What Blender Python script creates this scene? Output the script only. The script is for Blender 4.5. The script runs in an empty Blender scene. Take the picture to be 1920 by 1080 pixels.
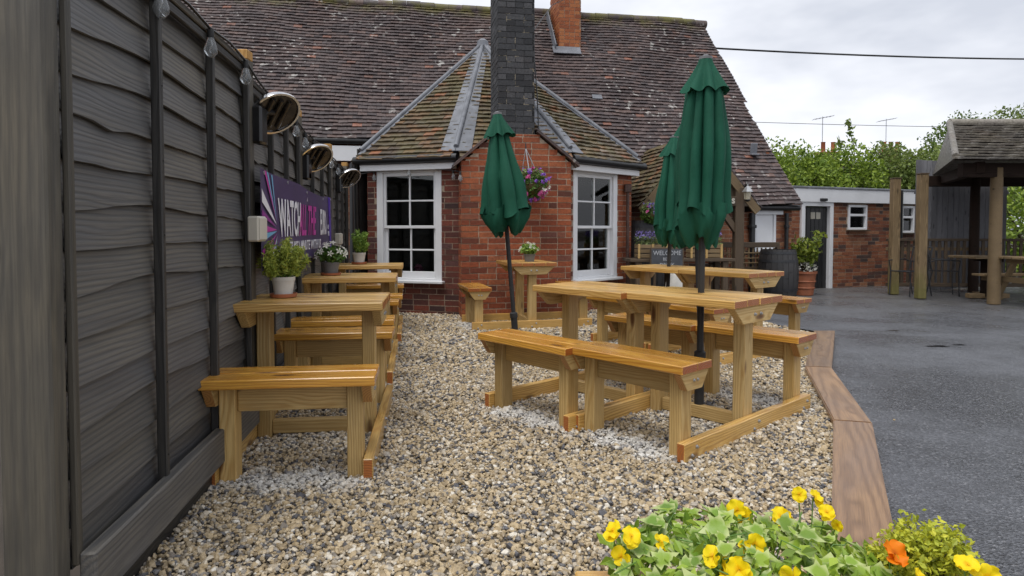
import bpy, bmesh, math, random
import numpy as np
from mathutils import Vector, Matrix, Euler

random.seed(7); RNG = np.random.default_rng(7)
SC = bpy.context.scene
COL = SC.collection
R = math.radians

# ------------------------------------------------------------------ camera
cam = bpy.data.cameras.new('camera'); camo = bpy.data.objects.new('camera', cam); COL.objects.link(camo)
cam.sensor_width = 36; cam.lens = 36 * 1215 / 1920
cam.shift_y = -67.1 / 1920
cam.clip_start = 0.05; cam.clip_end = 2000
camo.location = (0, 0, 1.12); camo.rotation_euler = (math.pi / 2 - 0.0345, 0, 0)
SC.camera = camo
SC.render.resolution_x = 1024; SC.render.resolution_y = 576

# ------------------------------------------------------------------ world: overcast daylight
SUN_EL, SUN_AZ = R(66), R(215)          # azimuth clockwise from +Y
W = bpy.data.worlds.new('World'); SC.world = W; W.use_nodes = True
wn = W.node_tree; wn.nodes.clear()
def wnode(t, **k):
    n = wn.nodes.new(t)
    for a, b in k.items(): setattr(n, a, b)
    return n
sky = wnode('ShaderNodeTexSky', sky_type='NISHITA', sun_disc=False, sun_elevation=SUN_EL, sun_rotation=SUN_AZ, air_density=1.0, dust_density=4.0)
bw = wnode('ShaderNodeHueSaturation'); bw.inputs['Saturation'].default_value = 0.25
wn.links.new(sky.outputs[0], bw.inputs['Color'])
tc = wnode('ShaderNodeTexCoord'); mp = wnode('ShaderNodeMapping'); mp.inputs['Scale'].default_value = (1.0, 1.0, 2.6)
wn.links.new(tc.outputs['Generated'], mp.inputs['Vector'])
cn = wnode('ShaderNodeTexNoise'); cn.inputs['Scale'].default_value = 2.1; cn.inputs['Detail'].default_value = 5; cn.inputs['Roughness'].default_value = .55
wn.links.new(mp.outputs[0], cn.inputs['Vector'])
cr = wnode('ShaderNodeValToRGB'); e = cr.color_ramp.elements
e[0].position = .36; e[0].color = (5.1, 5.4, 6.1, 1); e[1].position = .63; e[1].color = (8.7, 8.85, 9.3, 1)
wn.links.new(cn.outputs['Fac'], cr.inputs[0])
mx = wnode('ShaderNodeMix', data_type='RGBA'); mx.inputs[0].default_value = .93      # cloud cover
wn.links.new(bw.outputs[0], mx.inputs[6]); wn.links.new(cr.outputs[0], mx.inputs[7])
bg = wnode('ShaderNodeBackground'); bg.inputs['Strength'].default_value = 0.1
wn.links.new(mx.outputs[2], bg.inputs['Color'])
wo = wnode('ShaderNodeOutputWorld'); wn.links.new(bg.outputs[0], wo.inputs[0])

sl = bpy.data.lights.new('sun', 'SUN'); sl.energy = 1.5; sl.angle = R(30); sl.color = (1, .97, .92)
so = bpy.data.objects.new('sun', sl); COL.objects.link(so)
sd = Vector((math.sin(SUN_AZ) * math.cos(SUN_EL), math.cos(SUN_AZ) * math.cos(SUN_EL), math.sin(SUN_EL)))
so.rotation_euler = sd.to_track_quat('Z', 'Y').to_euler(); so.location = (0, 0, 30)

vs = SC.view_settings; vs.view_transform = 'Standard'; vs.look = 'None'; vs.gamma = 1; vs.use_curve_mapping = False
vs.exposure = 0.46

# ------------------------------------------------------------------ material helpers
class NT:
    def __init__(s, name):
        s.m = bpy.data.materials.new(name); s.m.use_nodes = True; s.t = s.m.node_tree
        s.b = s.t.nodes['Principled BSDF']; s.out = s.t.nodes['Material Output']
    def n(s, typ, ins=None, **pr):
        nd = s.t.nodes.new(typ)
        for a, b in pr.items(): setattr(nd, a, b)
        for k, v in (ins or {}).items(): s.set(nd.inputs[k], v)
        return nd
    def set(s, sock, v):
        if isinstance(v, bpy.types.NodeSocket): s.t.links.new(v, sock)
        else:
            if hasattr(sock.default_value, '__len__') and not hasattr(v, '__len__'): v = (v,) * len(sock.default_value)
            if sock.type == 'RGBA' and len(v) == 3: v = (*v, 1)
            sock.default_value = v
    def math(s, op, a, b=0.0, c=None, clamp=False):
        nd = s.n('ShaderNodeMath', operation=op, use_clamp=clamp); s.set(nd.inputs[0], a); s.set(nd.inputs[1], b)
        if c is not None: s.set(nd.inputs[2], c)
        return nd.outputs[0]
    def ramp(s, f, stops, interp='LINEAR'):
        nd = s.n('ShaderNodeValToRGB'); cr = nd.color_ramp; cr.interpolation = interp
        while len(cr.elements) < len(stops): cr.elements.new(.5)
        for e, (p, c) in zip(cr.elements, stops):
            e.position = p; e.color = (*c, 1) if hasattr(c, '__len__') else (c, c, c, 1)
        s.set(nd.inputs[0], f); return nd.outputs[0]
    def mix(s, f, a, b, mode='MIX'):
        nd = s.n('ShaderNodeMix', data_type='RGBA', blend_type=mode); s.set(nd.inputs[0], f); s.set(nd.inputs[6], a); s.set(nd.inputs[7], b)
        return nd.outputs[2]
    def noise(s, vec, scale, detail=4, rough=.55, dist=0., out='Fac'):
        nd = s.n('ShaderNodeTexNoise', {'Scale': scale, 'Detail': detail, 'Roughness': rough, 'Distortion': dist})
        if vec is not None: s.set(nd.inputs['Vector'], vec)
        return nd.outputs[out]
    def coord(s, kind='Object', scale=(1, 1, 1), off=None):
        c = s.n('ShaderNodeTexCoord').outputs[kind]
        nd = s.n('ShaderNodeMapping', {'Vector': c, 'Scale': scale})
        if off is not None: s.set(nd.inputs['Location'], off)
        return nd.outputs[0]
    def pos(s): return s.n('ShaderNodeNewGeometry').outputs['Position']
    def rnd(s, k=1.0):
        o = s.n('ShaderNodeObjectInfo').outputs['Random']; i = s.n('ShaderNodeNewGeometry').outputs['Random Per Island']
        return s.math('FRACT', s.math('ADD', s.math('MULTIPLY', o, 17.31 * k), s.math('MULTIPLY', i, 7.77 * k)))
    def bump(s, h, st=.3, dist=.01):
        nd = s.n('ShaderNodeBump', {'Height': h, 'Strength': st, 'Distance': dist}); s.set(s.b.inputs['Normal'], nd.outputs[0])
    def fin(s, col, rough=.6, spec=.5, **kw):
        s.set(s.b.inputs['Base Color'], col); s.set(s.b.inputs['Roughness'], rough); s.set(s.b.inputs['Specular IOR Level'], spec)
        for k, v in kw.items(): s.set(s.b.inputs[k.replace('_', ' ')], v)
        return s.m

def wood(name, cols, end=None, rough=(.3, .5), bumpst=.25, knot=(.12, .05, .015), coat=0.0, freq=85., ringc=.75, spec=.5, knots=.12, vary=1.0):
    t = NT(name); r = t.rnd(); r2 = t.math('FRACT', t.math('MULTIPLY', r, 37.7)); r3 = t.math('FRACT', t.math('MULTIPLY', r, 91.3))
    off = t.n('ShaderNodeCombineXYZ', {'X': t.math('MULTIPLY', r, 13.), 'Y': t.math('MULTIPLY', r2, 7.), 'Z': t.math('MULTIPLY', r3, 5.)}).outputs[0]
    sp = t.n('ShaderNodeSeparateXYZ', {0: t.n('ShaderNodeTexCoord').outputs['Object']}); X, Y, Z = sp.outputs
    # growth rings about a pith line that runs nearly along the timber, bent round the knots
    y = t.math('ADD', t.math('ADD', Y, t.math('MULTIPLY', t.math('SUBTRACT', r2, .5), .11)), t.math('MULTIPLY', X, t.math('MULTIPLY', t.math('SUBTRACT', r3, .5), .10)))
    z = t.math('ADD', t.math('ADD', Z, t.math('ADD', .03, t.math('MULTIPLY', r3, .06))), t.math('MULTIPLY', X, t.math('MULTIPLY', t.math('SUBTRACT', r, .5), .06)))
    rad = t.math('SQRT', t.math('ADD', t.math('MULTIPLY', y, y), t.math('MULTIPLY', z, z)))
    warp = t.noise(t.coord('Object', (1.8, 7, 7), off), 1.0, 2)
    vo = t.n('ShaderNodeTexVoronoi', {'Vector': t.coord('Object', (2.6, 9, 9), off), 'Scale': 1.0, 'Randomness': 1.0}).outputs['Distance']
    bend = t.ramp(vo, [(.0, 1.), (.16, .45), (.34, 0.)])
    rr = t.math('ADD', t.math('ADD', rad, t.math('MULTIPLY', warp, .035)), t.math('MULTIPLY', bend, .022))
    ring = t.math('MULTIPLY_ADD', t.math('SINE', t.math('MULTIPLY', rr, 6.283 * freq)), .5, .5)
    ring = t.ramp(ring, [(.25, 0.), (.8, .65), (1., 1.)])
    n2 = t.noise(t.coord('Object', (6, 170, 170), off), 1.0, 3, .6); big = t.noise(t.coord('Object', (1.6, 5, 5), off), 1.2, 3)
    c = t.ramp(big, [(.3, cols[1]), (.7, cols[2])])
    c = t.mix(t.math('MULTIPLY', ring, ringc), c, cols[0])
    c = t.mix(t.math('MULTIPLY', t.ramp(n2, [(.36, 1.), (.6, 0.)]), .35), c, tuple(x * .55 for x in cols[0]))
    c = t.mix(t.ramp(vo, [(knots * .6, 1.), (knots, .75), (knots * 1.5, 0.)]), c, knot)
    c = t.mix(1., c, t.ramp(r, [(0, 1 - .30 * vary), (.35, 1 - .06 * vary), (.7, 1 + .05 * vary), (1, 1 + .2 * vary)]), 'MULTIPLY')
    c = t.mix(t.math('MULTIPLY', t.ramp(t.noise(t.coord('Object', (3, 9, 9), off), 1.1, 4), [(.5, 0.), (.72, 1.)]), .35 * vary), c, tuple(x * .6 for x in cols[1]))
    if end:
        nx = t.math('ABSOLUTE', t.n('ShaderNodeSeparateXYZ', {0: t.n('ShaderNodeTexCoord').outputs['Normal']}).outputs[0])
        c = t.mix(t.ramp(nx, [(.75, 0.), (.85, 1.)]), c, t.mix(t.math('MULTIPLY', ring, .6), end, tuple(x * .5 for x in end)))
    t.bump(t.math('ADD', n2, t.math('MULTIPLY', ring, -.5)), bumpst, .003)
    return t.fin(c, t.math('ADD', t.ramp(big, [(.3, rough[0]), (.7, rough[1])]), t.math('MULTIPLY', ring, .06)), spec, Coat_Weight=coat, Coat_Roughness=.18)

def plain(name, col, rough=.5, var=.15, spec=.5, metal=0., nscale=8., bumpst=0.05, **kw):
    t = NT(name); n = t.noise(t.coord('Object'), nscale, 4)
    c = t.mix(t.ramp(n, [(.3, 0.), (.7, 1.)]), tuple(x * (1 - var) for x in col), tuple(min(1, x * (1 + var)) for x in col))
    if bumpst: t.bump(n, bumpst, .003)
    return t.fin(c, rough, spec, Metallic=metal, **kw)

def leafy(name, a, b, cdark=None, rough=.5, trans=.25, edge=None):
    t = NT(name); r = t.rnd()
    c = t.ramp(r, [(0, cdark or tuple(x * .55 for x in a)), (.4, a), (1, b)])
    n = t.noise(t.pos(), 1.3, 3); c = t.mix(t.math('MULTIPLY', t.ramp(n, [(.4, 0.), (.65, 1.)]), .45), c, b)
    if edge:
        d = t.n('ShaderNodeVectorMath', {0: t.n('ShaderNodeTexCoord').outputs['Object']}, operation='LENGTH').outputs['Value']
        dn = t.math('ADD', d, t.math('MULTIPLY', t.math('SUBTRACT', t.noise(t.coord('Object'), 60., 3), .5), .016))
        c = t.mix(t.ramp(dn, [(.016, 0.), (.026, .7)]), c, edge)
    m = t.fin(c, rough, .4)
    tr = t.n('ShaderNodeBsdfTranslucent', {'Color': c}); ms = t.n('ShaderNodeMixShader', {0: trans})
    t.t.links.new(t.b.outputs[0], ms.inputs[1]); t.t.links.new(tr.outputs[0], ms.inputs[2]); t.t.links.new(ms.outputs[0], t.out.inputs[0])
    return m

M = {}
M['pine'] = wood('honey_pine', [(.44, .22, .05), (.62, .37, .10), (.72, .48, .17)], end=(.40, .13, .03), rough=(.22, .42), coat=.25)
M['pine_seat'] = wood('honey_pine_wet', [(.40, .155, .018), (.60, .285, .04), (.70, .39, .075)], end=(.36, .10, .02), rough=(.12, .34), coat=.5)
M['pine_leg'] = wood('pale_pine', [(.40, .235, .07), (.52, .345, .125), (.60, .43, .19)], end=(.44, .19, .05), rough=(.4, .6))
M['fence'] = wood('fence_stain', [(.060, .061, .065), (.104, .104, .107), (.16, .142, .112)], rough=(.42, .65), knot=(.03, .028, .026), bumpst=.45, freq=55., ringc=.62, knots=.05, vary=1.3)
M['fence_post'] = wood('fence_post_stain', [(.045, .041, .036), (.074, .068, .056), (.115, .097, .068)], freq=38., ringc=.45, knots=.10, vary=1.5, rough=(.45, .65), knot=(.025, .022, .018), bumpst=.4)
M['fence_dark'] = wood('fence_batten_stain', [(.02, .019, .018), (.034, .032, .03), (.05, .046, .04)], rough=(.4, .6), knot=(.015, .014, .013))
M['sawn'] = wood('sawn_end', [(.35, .17, .04), (.5, .27, .07), (.6, .35, .11)], rough=(.6, .8))
M['sleeper'] = wood('edging_timber', [(.13, .066, .03), (.23, .122, .052), (.31, .18, .085)], rough=(.28, .48), knot=(.07, .04, .025), bumpst=.4, coat=.2, freq=40., ringc=.6, knots=.05)
M['oldwood'] = wood('weathered_brown_timber', [(.05, .032, .018), (.09, .06, .034), (.13, .09, .055)], rough=(.6, .8), knot=(.03, .02, .012))
M['postwood'] = wood('treated_post', [(.13, .085, .04), (.20, .135, .065), (.27, .19, .10)], rough=(.6, .8), knot=(.07, .045, .02))
M['greyboard'] = wood('grey_boarding', [(.09, .09, .10), (.15, .15, .165), (.20, .20, .215)], rough=(.6, .8), knot=(.04, .04, .045))
M['darktimber'] = wood('dark_beam', [(.014, .008, .006), (.024, .014, .010), (.034, .021, .015)], spec=.2, rough=(.75, .9), knot=(.01, .008, .006))
M['white'] = plain('white_paint', (.72, .73, .75), .35, .05, nscale=3)
M['black'] = plain('black_gloss', (.012, .012, .013), .3, .3)
M['blackmat'] = plain('black_matt', (.018, .018, .019), .6, .3)
M['lead'] = plain('lead_sheet', (.15, .158, .178), .42, .3, nscale=6, bumpst=.2)
M['chrome'] = plain('polished_steel', (.62, .62, .63), .18, .05, metal=1.)
M['steel'] = plain('galvanised_steel', (.45, .46, .47), .4, .15, metal=.9)
M['amber'] = plain('lamp_reflector', (.05, .042, .034), .16, .6, metal=.4, nscale=9)
M['cream'] = plain('cream_plastic', (.52, .49, .42), .5, .05)
M['terracotta'] = plain('terracotta', (.30, .10, .045), .65, .25)
M['potwhite'] = plain('white_pot', (.50, .49, .46), .5, .15)
M['potgrey'] = plain('grey_pot', (.13, .13, .135), .5, .15)
M['frost'] = plain('frosted_blind', (.30, .34, .33), .4, .1)
M['basket'] = plain('wicker', (.12, .075, .035), .8, .4, nscale=60, bumpst=.6)
M['soil'] = plain('soil', (.022, .016, .012), .95, .4, nscale=40, bumpst=.8)
M['chalk'] = plain('chalkboard', (.055, .06, .07), .7, .3)
M['chalkline'] = plain('chalk', (.42, .44, .47), .9, .2)
M['barrel'] = wood('barrel_oak', [(.018, .017, .018), (.032, .03, .031), (.05, .047, .047)], rough=(.4, .6), knot=(.01, .01, .01))
M['hoop'] = plain('barrel_hoop', (.035, .036, .04), .5, .3, metal=.4)
M['rust'] = plain('rusty_pipe', (.075, .038, .028), .6, .4, nscale=20)
M['rope'] = plain('cable', (.01, .01, .011), .5, .1)
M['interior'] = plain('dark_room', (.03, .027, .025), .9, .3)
M['mortar'] = plain('lime_mortar', (.35, .275, .205), .9, .4, nscale=30, bumpst=.5)
_t = NT('painted_mortar'); _n = _t.noise(_t.pos(), 9., 3); M['mortar_dark'] = _t.fin(_t.mix(_t.ramp(_n, [(.56, 0.), (.62, 1.)]), (.035, .035, .037), (.42, .36, .26)), .85)
M['bulb'] = NT('bulb_glass').fin((.75, .78, .8), .05, .6, Transmission_Weight=.85, IOR=1.3)
M['lanternglass'] = NT('lantern_glass').fin((.8, .75, .6), .1, .5, Transmission_Weight=.6)
M['banner'] = plain('banner_vinyl', (.052, .034, .11), .42, .18, nscale=2.5)
M['b_white'] = plain('print_white', (.72, .72, .76), .5, .04)
M['b_pink'] = plain('print_magenta', (.48, .045, .32), .5, .08)
M['b_cyan'] = plain('print_cyan', (.16, .40, .62), .5, .1)
M['b_violet'] = plain('print_violet', (.07, .02, .36), .45, .1)
M['b_purple'] = plain('print_purple', (.22, .03, .22), .5, .15)

def moss_post():
    m = M['postwood'].copy(); m.name = 'mossy_post'; t = NT.__new__(NT); t.m = m; t.t = m.node_tree; t.b = t.t.nodes['Principled BSDF']
    src = t.b.inputs['Base Color'].links[0].from_socket; p = t.pos(); z = t.n('ShaderNodeSeparateXYZ', {0: p}).outputs[2]
    f = t.math('MULTIPLY', t.ramp(t.math('ADD', z, t.math('MULTIPLY', t.noise(p, 7., 4), .5)), [(.25, 1.), (.75, 0.)]), .5)
    t.set(t.b.inputs['Base Color'], t.mix(f, src, (.13, .15, .02))); return m
M['postmoss'] = moss_post()
def glass_mat():
    t = NT('window_glass'); fr = t.n('ShaderNodeFresnel', {'IOR': 1.5}).outputs[0]
    tr = t.n('ShaderNodeBsdfTransparent', {'Color': (.72, .76, .75, 1)}); gl = t.n('ShaderNodeBsdfGlossy', {'Color': (1, 1, 1, 1), 'Roughness': .015})
    ms = t.n('ShaderNodeMixShader', {0: fr}); t.t.links.new(tr.outputs[0], ms.inputs[1]); t.t.links.new(gl.outputs[0], ms.inputs[2]); t.t.links.new(ms.outputs[0], t.out.inputs[0])
    return t.m
M['glass'] = glass_mat()

def brick_mat(name, stops, soot=.35):
    t = NT(name); r = t.rnd(); c = t.ramp(r, stops)
    n = t.noise(t.pos(), 38., 4, .65); n2 = t.noise(t.pos(), 2.2, 3)
    c = t.mix(t.math('MULTIPLY', t.ramp(n, [(.4, 0.), (.7, 1.)]), .5), c, tuple(x * .45 for x in stops[0][1]))
    c = t.mix(t.math('MULTIPLY', t.ramp(n2, [(.5, 0.), (.72, 1.)]), soot), c, (.06, .03, .022))
    t.bump(n, .5, .006); return t.fin(c, .75, .3)
M['brick'] = brick_mat('red_brick', [(0, (.11, .04, .028)), (.12, (.22, .055, .025)), (.5, (.32, .083, .034)), (.85, (.38, .12, .05)), (1, (.16, .065, .05))])
M['brick_dark'] = brick_mat('dark_red_brick', [(0, (.05, .03, .03)), (.3, (.13, .04, .03)), (.7, (.21, .055, .033)), (1, (.12, .06, .055))], .5)
M['brick_mix'] = brick_mat('mixed_brick', [(0, (.07, .05, .045)), (.3, (.22, .07, .035)), (.65, (.31, .11, .05)), (1, (.36, .17, .09))])
M['brick_orange'] = brick_mat('orange_brick', [(0, (.24, .07, .03)), (.5, (.36, .11, .04)), (1, (.42, .16, .06))], .15)
M['brick_black'] = brick_mat('blackened_brick', [(0, (.030, .031, .034)), (.6, (.055, .057, .062)), (1, (.09, .09, .095))], .15)

def tile_mat(name, stops, moss=.0, lichen=.6, mosscol=(.13, .12, .02)):
    t = NT(name); r = t.rnd(); c = t.ramp(r, stops); p = t.pos()
    n = t.noise(p, 24., 4, .6); patch = t.noise(p, .9, 3)
    c = t.mix(t.math('MULTIPLY', t.ramp(n, [(.42, 0.), (.7, 1.)]), .55), c, (.035, .026, .024))
    c = t.mix(t.math('MULTIPLY', t.ramp(patch, [(.60, 0.), (.8, 1.)]), .4), c, (.16, .078, .05))
    li = t.math('MULTIPLY', t.ramp(t.noise(p, 8., 2, .5), [(.63, 0.), (.66, 1.)]), t.ramp(t.noise(p, .7, 2), [(.44, 0.), (.56, 1.)]))
    c = t.mix(t.math('MULTIPLY', li, lichen), c, (.50, .49, .46))
    z = t.n('ShaderNodeSeparateXYZ', {0: p}).outputs[2]
    mo = t.math('MULTIPLY', t.ramp(t.noise(p, 3., 4), [(.42, 0.), (.62, 1.)]), t.math('ADD', moss, t.math('MULTIPLY', t.math('SUBTRACT', z, 5.62), 2.6, clamp=True), clamp=True))
    c = t.mix(mo, c, mosscol); t.bump(n, .4, .006)
    return t.fin(c, t.ramp(n, [(.3, .38), (.7, .7)]), .45)
M['tile'] = tile_mat('clay_roof_tile', [(0, (.052, .040, .041)), (.5, (.082, .060, .058)), (.9, (.105, .073, .067)), (.975, (.125, .08, .068)), (1, (.27, .115, .075))])
M['tile_bay'] = tile_mat('mossy_roof_tile', [(0, (.07, .05, .032)), (.5, (.12, .085, .045)), (.85, (.17, .10, .05)), (1, (.28, .11, .05))], moss=.45, lichen=.2, mosscol=(.12, .115, .045))
M['tile_shed'] = tile_mat('shelter_tile', [(0, (.17, .155, .135)), (.5, (.22, .20, .175)), (1, (.27, .245, .21))], moss=.1, lichen=.2)

def canvas():
    t = NT('green_canvas'); p = t.pos(); n = t.noise(p, 3., 4)
    c = t.mix(t.ramp(n, [(.3, 0.), (.7, 1.)]), (.005, .058, .033), (.010, .092, .054))
    w = t.noise(p, 350., 2); t.bump(t.math('ADD', w, t.math('MULTIPLY', t.noise(p, 22., 3), 2.)), .35, .004)
    return t.fin(c, .75, .25)
M['canvas'] = canvas()

def asphalt():
    t = NT('wet_asphalt'); p = t.pos(); sp = t.noise(p, 75., 2, .8); fine = t.noise(p, 210., 2, .7); big = t.noise(p, .8, 4, .6); mid = t.noise(p, 3.4, 4)
    st = t.n('ShaderNodeTexVoronoi', {'Vector': p, 'Scale': 95., 'Randomness': 1.}); agg = t.math('FRACT', t.math('MULTIPLY', t.n('ShaderNodeSeparateXYZ', {0: st.outputs['Color']}).outputs[0], 5.3))
    c = t.ramp(agg, [(.0, (.042, .044, .050)), (.55, (.095, .099, .112)), (.9, (.145, .15, .165)), (1., (.25, .25, .265))])
    c = t.mix(t.ramp(sp, [(.35, .6), (.6, 0.)]), c, (.03, .031, .035))
    c = t.mix(t.math('MULTIPLY', t.ramp(big, [(.42, 0.), (.66, 1.)]), .45), c, (.15, .156, .175))
    c = t.mix(t.math('MULTIPLY', t.ramp(mid, [(.52, 0.), (.75, 1.)]), .5), c, (.04, .041, .045))
    yy = t.n('ShaderNodeSeparateXYZ', {0: p}).outputs[1]
    far = t.math('MULTIPLY', t.ramp(t.math('MULTIPLY', yy, .06), [(.50, 0.), (.70, 1.)]), t.ramp(mid, [(.35, .3), (.7, 1.)]))
    c = t.mix(t.math('MULTIPLY', far, .6), c, (.125, .112, .095))
    t.bump(t.math('ADD', st.outputs['Distance'], t.math('MULTIPLY', sp, .7)), .8, .010)
    return t.fin(c, t.ramp(t.math('ADD', t.math('MULTIPLY', big, .75), t.math('MULTIPLY', mid, .25)), [(.40, .20), (.62, .52)]), .5)
M['asphalt'] = asphalt()
M['puddle'] = plain('drain_patch', (.012, .012, .013), .2, .4, nscale=12)
M['ground'] = plain('earth', (.045, .034, .025), .85, .35, nscale=3, bumpst=.6)
M['pebblebase'] = plain('gravel_base', (.12, .10, .075), .9, .4, nscale=60, bumpst=.8)
def gravel_mat():
    t = NT('gravel_stone'); r = t.n('ShaderNodeAttribute', attribute_name='rnd').outputs['Fac']; d = t.n('ShaderNodeAttribute', attribute_name='dry').outputs['Fac']
    wet = t.ramp(r, [(0, (.06, .06, .07)), (.13, (.13, .13, .14)), (.2, (.30, .23, .14)), (.45, (.47, .36, .21)), (.68, (.58, .46, .29)), (.80, (.34, .31, .27)), (.88, (.64, .54, .39)), (1, (.72, .68, .60))])
    dry = t.ramp(r, [(0, (.24, .24, .25)), (.2, (.52, .50, .47)), (.5, (.64, .62, .57)), (1, (.76, .75, .72))])
    c = t.mix(d, wet, dry); n = t.noise(t.pos(), 85., 3, .6)
    c = t.mix(t.math('MULTIPLY', t.ramp(n, [(.4, 0.), (.75, 1.)]), .4), c, (.11, .09, .065)); t.bump(n, .4, .004)
    return t.fin(c, t.math('ADD', .38, t.math('MULTIPLY', d, .4)), .45)
M['gravel'] = gravel_mat()
M['tree_a'] = leafy('tree_leaf_bright', (.15, .24, .03), (.32, .42, .05), (.05, .10, .015))
M['tree_b'] = leafy('tree_leaf_dark', (.08, .14, .025), (.17, .25, .04), (.03, .06, .012))
M['tree_c'] = leafy('tree_leaf_olive', (.13, .19, .04), (.24, .30, .07), (.05, .085, .018))
M['bark'] = plain('bark', (.06, .045, .03), .9, .4, nscale=20, bumpst=.6)
M['ivy'] = leafy('ivy_leaf', (.11, .25, .03), (.33, .46, .05), (.035, .10, .025), .38, .25, edge=(.60, .64, .30))
M['euonymus'] = leafy('euonymus_leaf', (.34, .40, .03), (.66, .64, .06), (.12, .19, .015), .45)
M['undergreen'] = leafy('small_ivy_leaf', (.13, .27, .03), (.38, .50, .06), (.03, .09, .018), .45)
M['herb'] = leafy('herb_leaf', (.26, .34, .05), (.48, .52, .10), (.11, .17, .03))
M['herb_green'] = leafy('heather_leaf', (.18, .31, .05), (.34, .48, .09), (.07, .14, .02))
M['leafdark'] = leafy('pot_leaf', (.05, .12, .02), (.12, .22, .04))
M['shrub'] = leafy('shrub_leaf', (.12, .19, .02), (.30, .34, .04), (.04, .08, .012))
M['lavgreen'] = leafy('lavender_stem', (.16, .22, .07), (.26, .32, .12))
M['pet_white'] = leafy('white_petal', (.70, .70, .62), (.82, .80, .74), (.58, .58, .46), .6)
M['pet_pink'] = leafy('pink_petal', (.50, .04, .26), (.72, .20, .42), (.28, .01, .16), .6)
M['pet_purple'] = leafy('purple_petal', (.20, .07, .46), (.36, .16, .62), (.12, .03, .30), .6)
M['pet_lav'] = leafy('lavender_petal', (.17, .13, .40), (.28, .23, .5), (.1, .07, .25), .6)
def petal_mat(name, inner, outer):
    t = NT(name); d = t.n('ShaderNodeVectorMath', {0: t.n('ShaderNodeTexCoord').outputs['Object']}, operation='LENGTH').outputs['Value']
    c = t.ramp(d, [(.002, inner), (.008, outer)])
    m = t.fin(c, .55, .3); tr = t.n('ShaderNodeBsdfTranslucent', {'Color': c}); ms = t.n('ShaderNodeMixShader', {0: .3})
    t.t.links.new(t.b.outputs[0], ms.inputs[1]); t.t.links.new(tr.outputs[0], ms.inputs[2]); t.t.links.new(ms.outputs[0], t.out.inputs[0]); return m
M['pansy'] = petal_mat('yellow_petal', (.85, .45, .0), (.95, .74, .012))
M['pansy_o'] = petal_mat('orange_petal', (.55, .12, .0), (.88, .24, .004))
M['calyx'] = plain('calyx', (.10, .2, .03), .5, .2)

# ------------------------------------------------------------------ object helpers
def link(o, parent=None):
    COL.objects.link(o)
    if parent is not None: o.parent = parent
    return o
def mkmesh(name, V, F, smooth=None, fix=True):
    me = bpy.data.meshes.new(name); me.from_pydata([tuple(v) for v in V], [], [tuple(f) for f in F])
    if fix:
        bm = bmesh.new(); bm.from_mesh(me); bmesh.ops.recalc_face_normals(bm, faces=bm.faces); bm.to_mesh(me); bm.free()
    if smooth is not None:
        me.shade_smooth(); me.set_sharp_from_angle(angle=R(smooth))
    return me
def ob(name, me, mat, parent=None, loc=(0, 0, 0), rot=(0, 0, 0), scale=(1, 1, 1)):
    if not me.materials: me.materials.append(M[mat] if isinstance(mat, str) else mat)
    o = bpy.data.objects.new(name, me); o.location = loc; o.rotation_euler = rot; o.scale = scale
    return link(o, parent)
def tag(o, label, cat, group=None):
    o['label'] = label; o['category'] = cat
    if group: o['group'] = group
    return o
def thing(name, label, cat, loc=(0, 0, 0), rz=0., group=None):
    o = bpy.data.objects.new(name, None); o.empty_display_size = .1; o.location = loc; o.rotation_euler = (0, 0, rz); link(o)
    return tag(o, label, cat, group)
def kind(o, k): o['kind'] = k; return o

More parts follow.
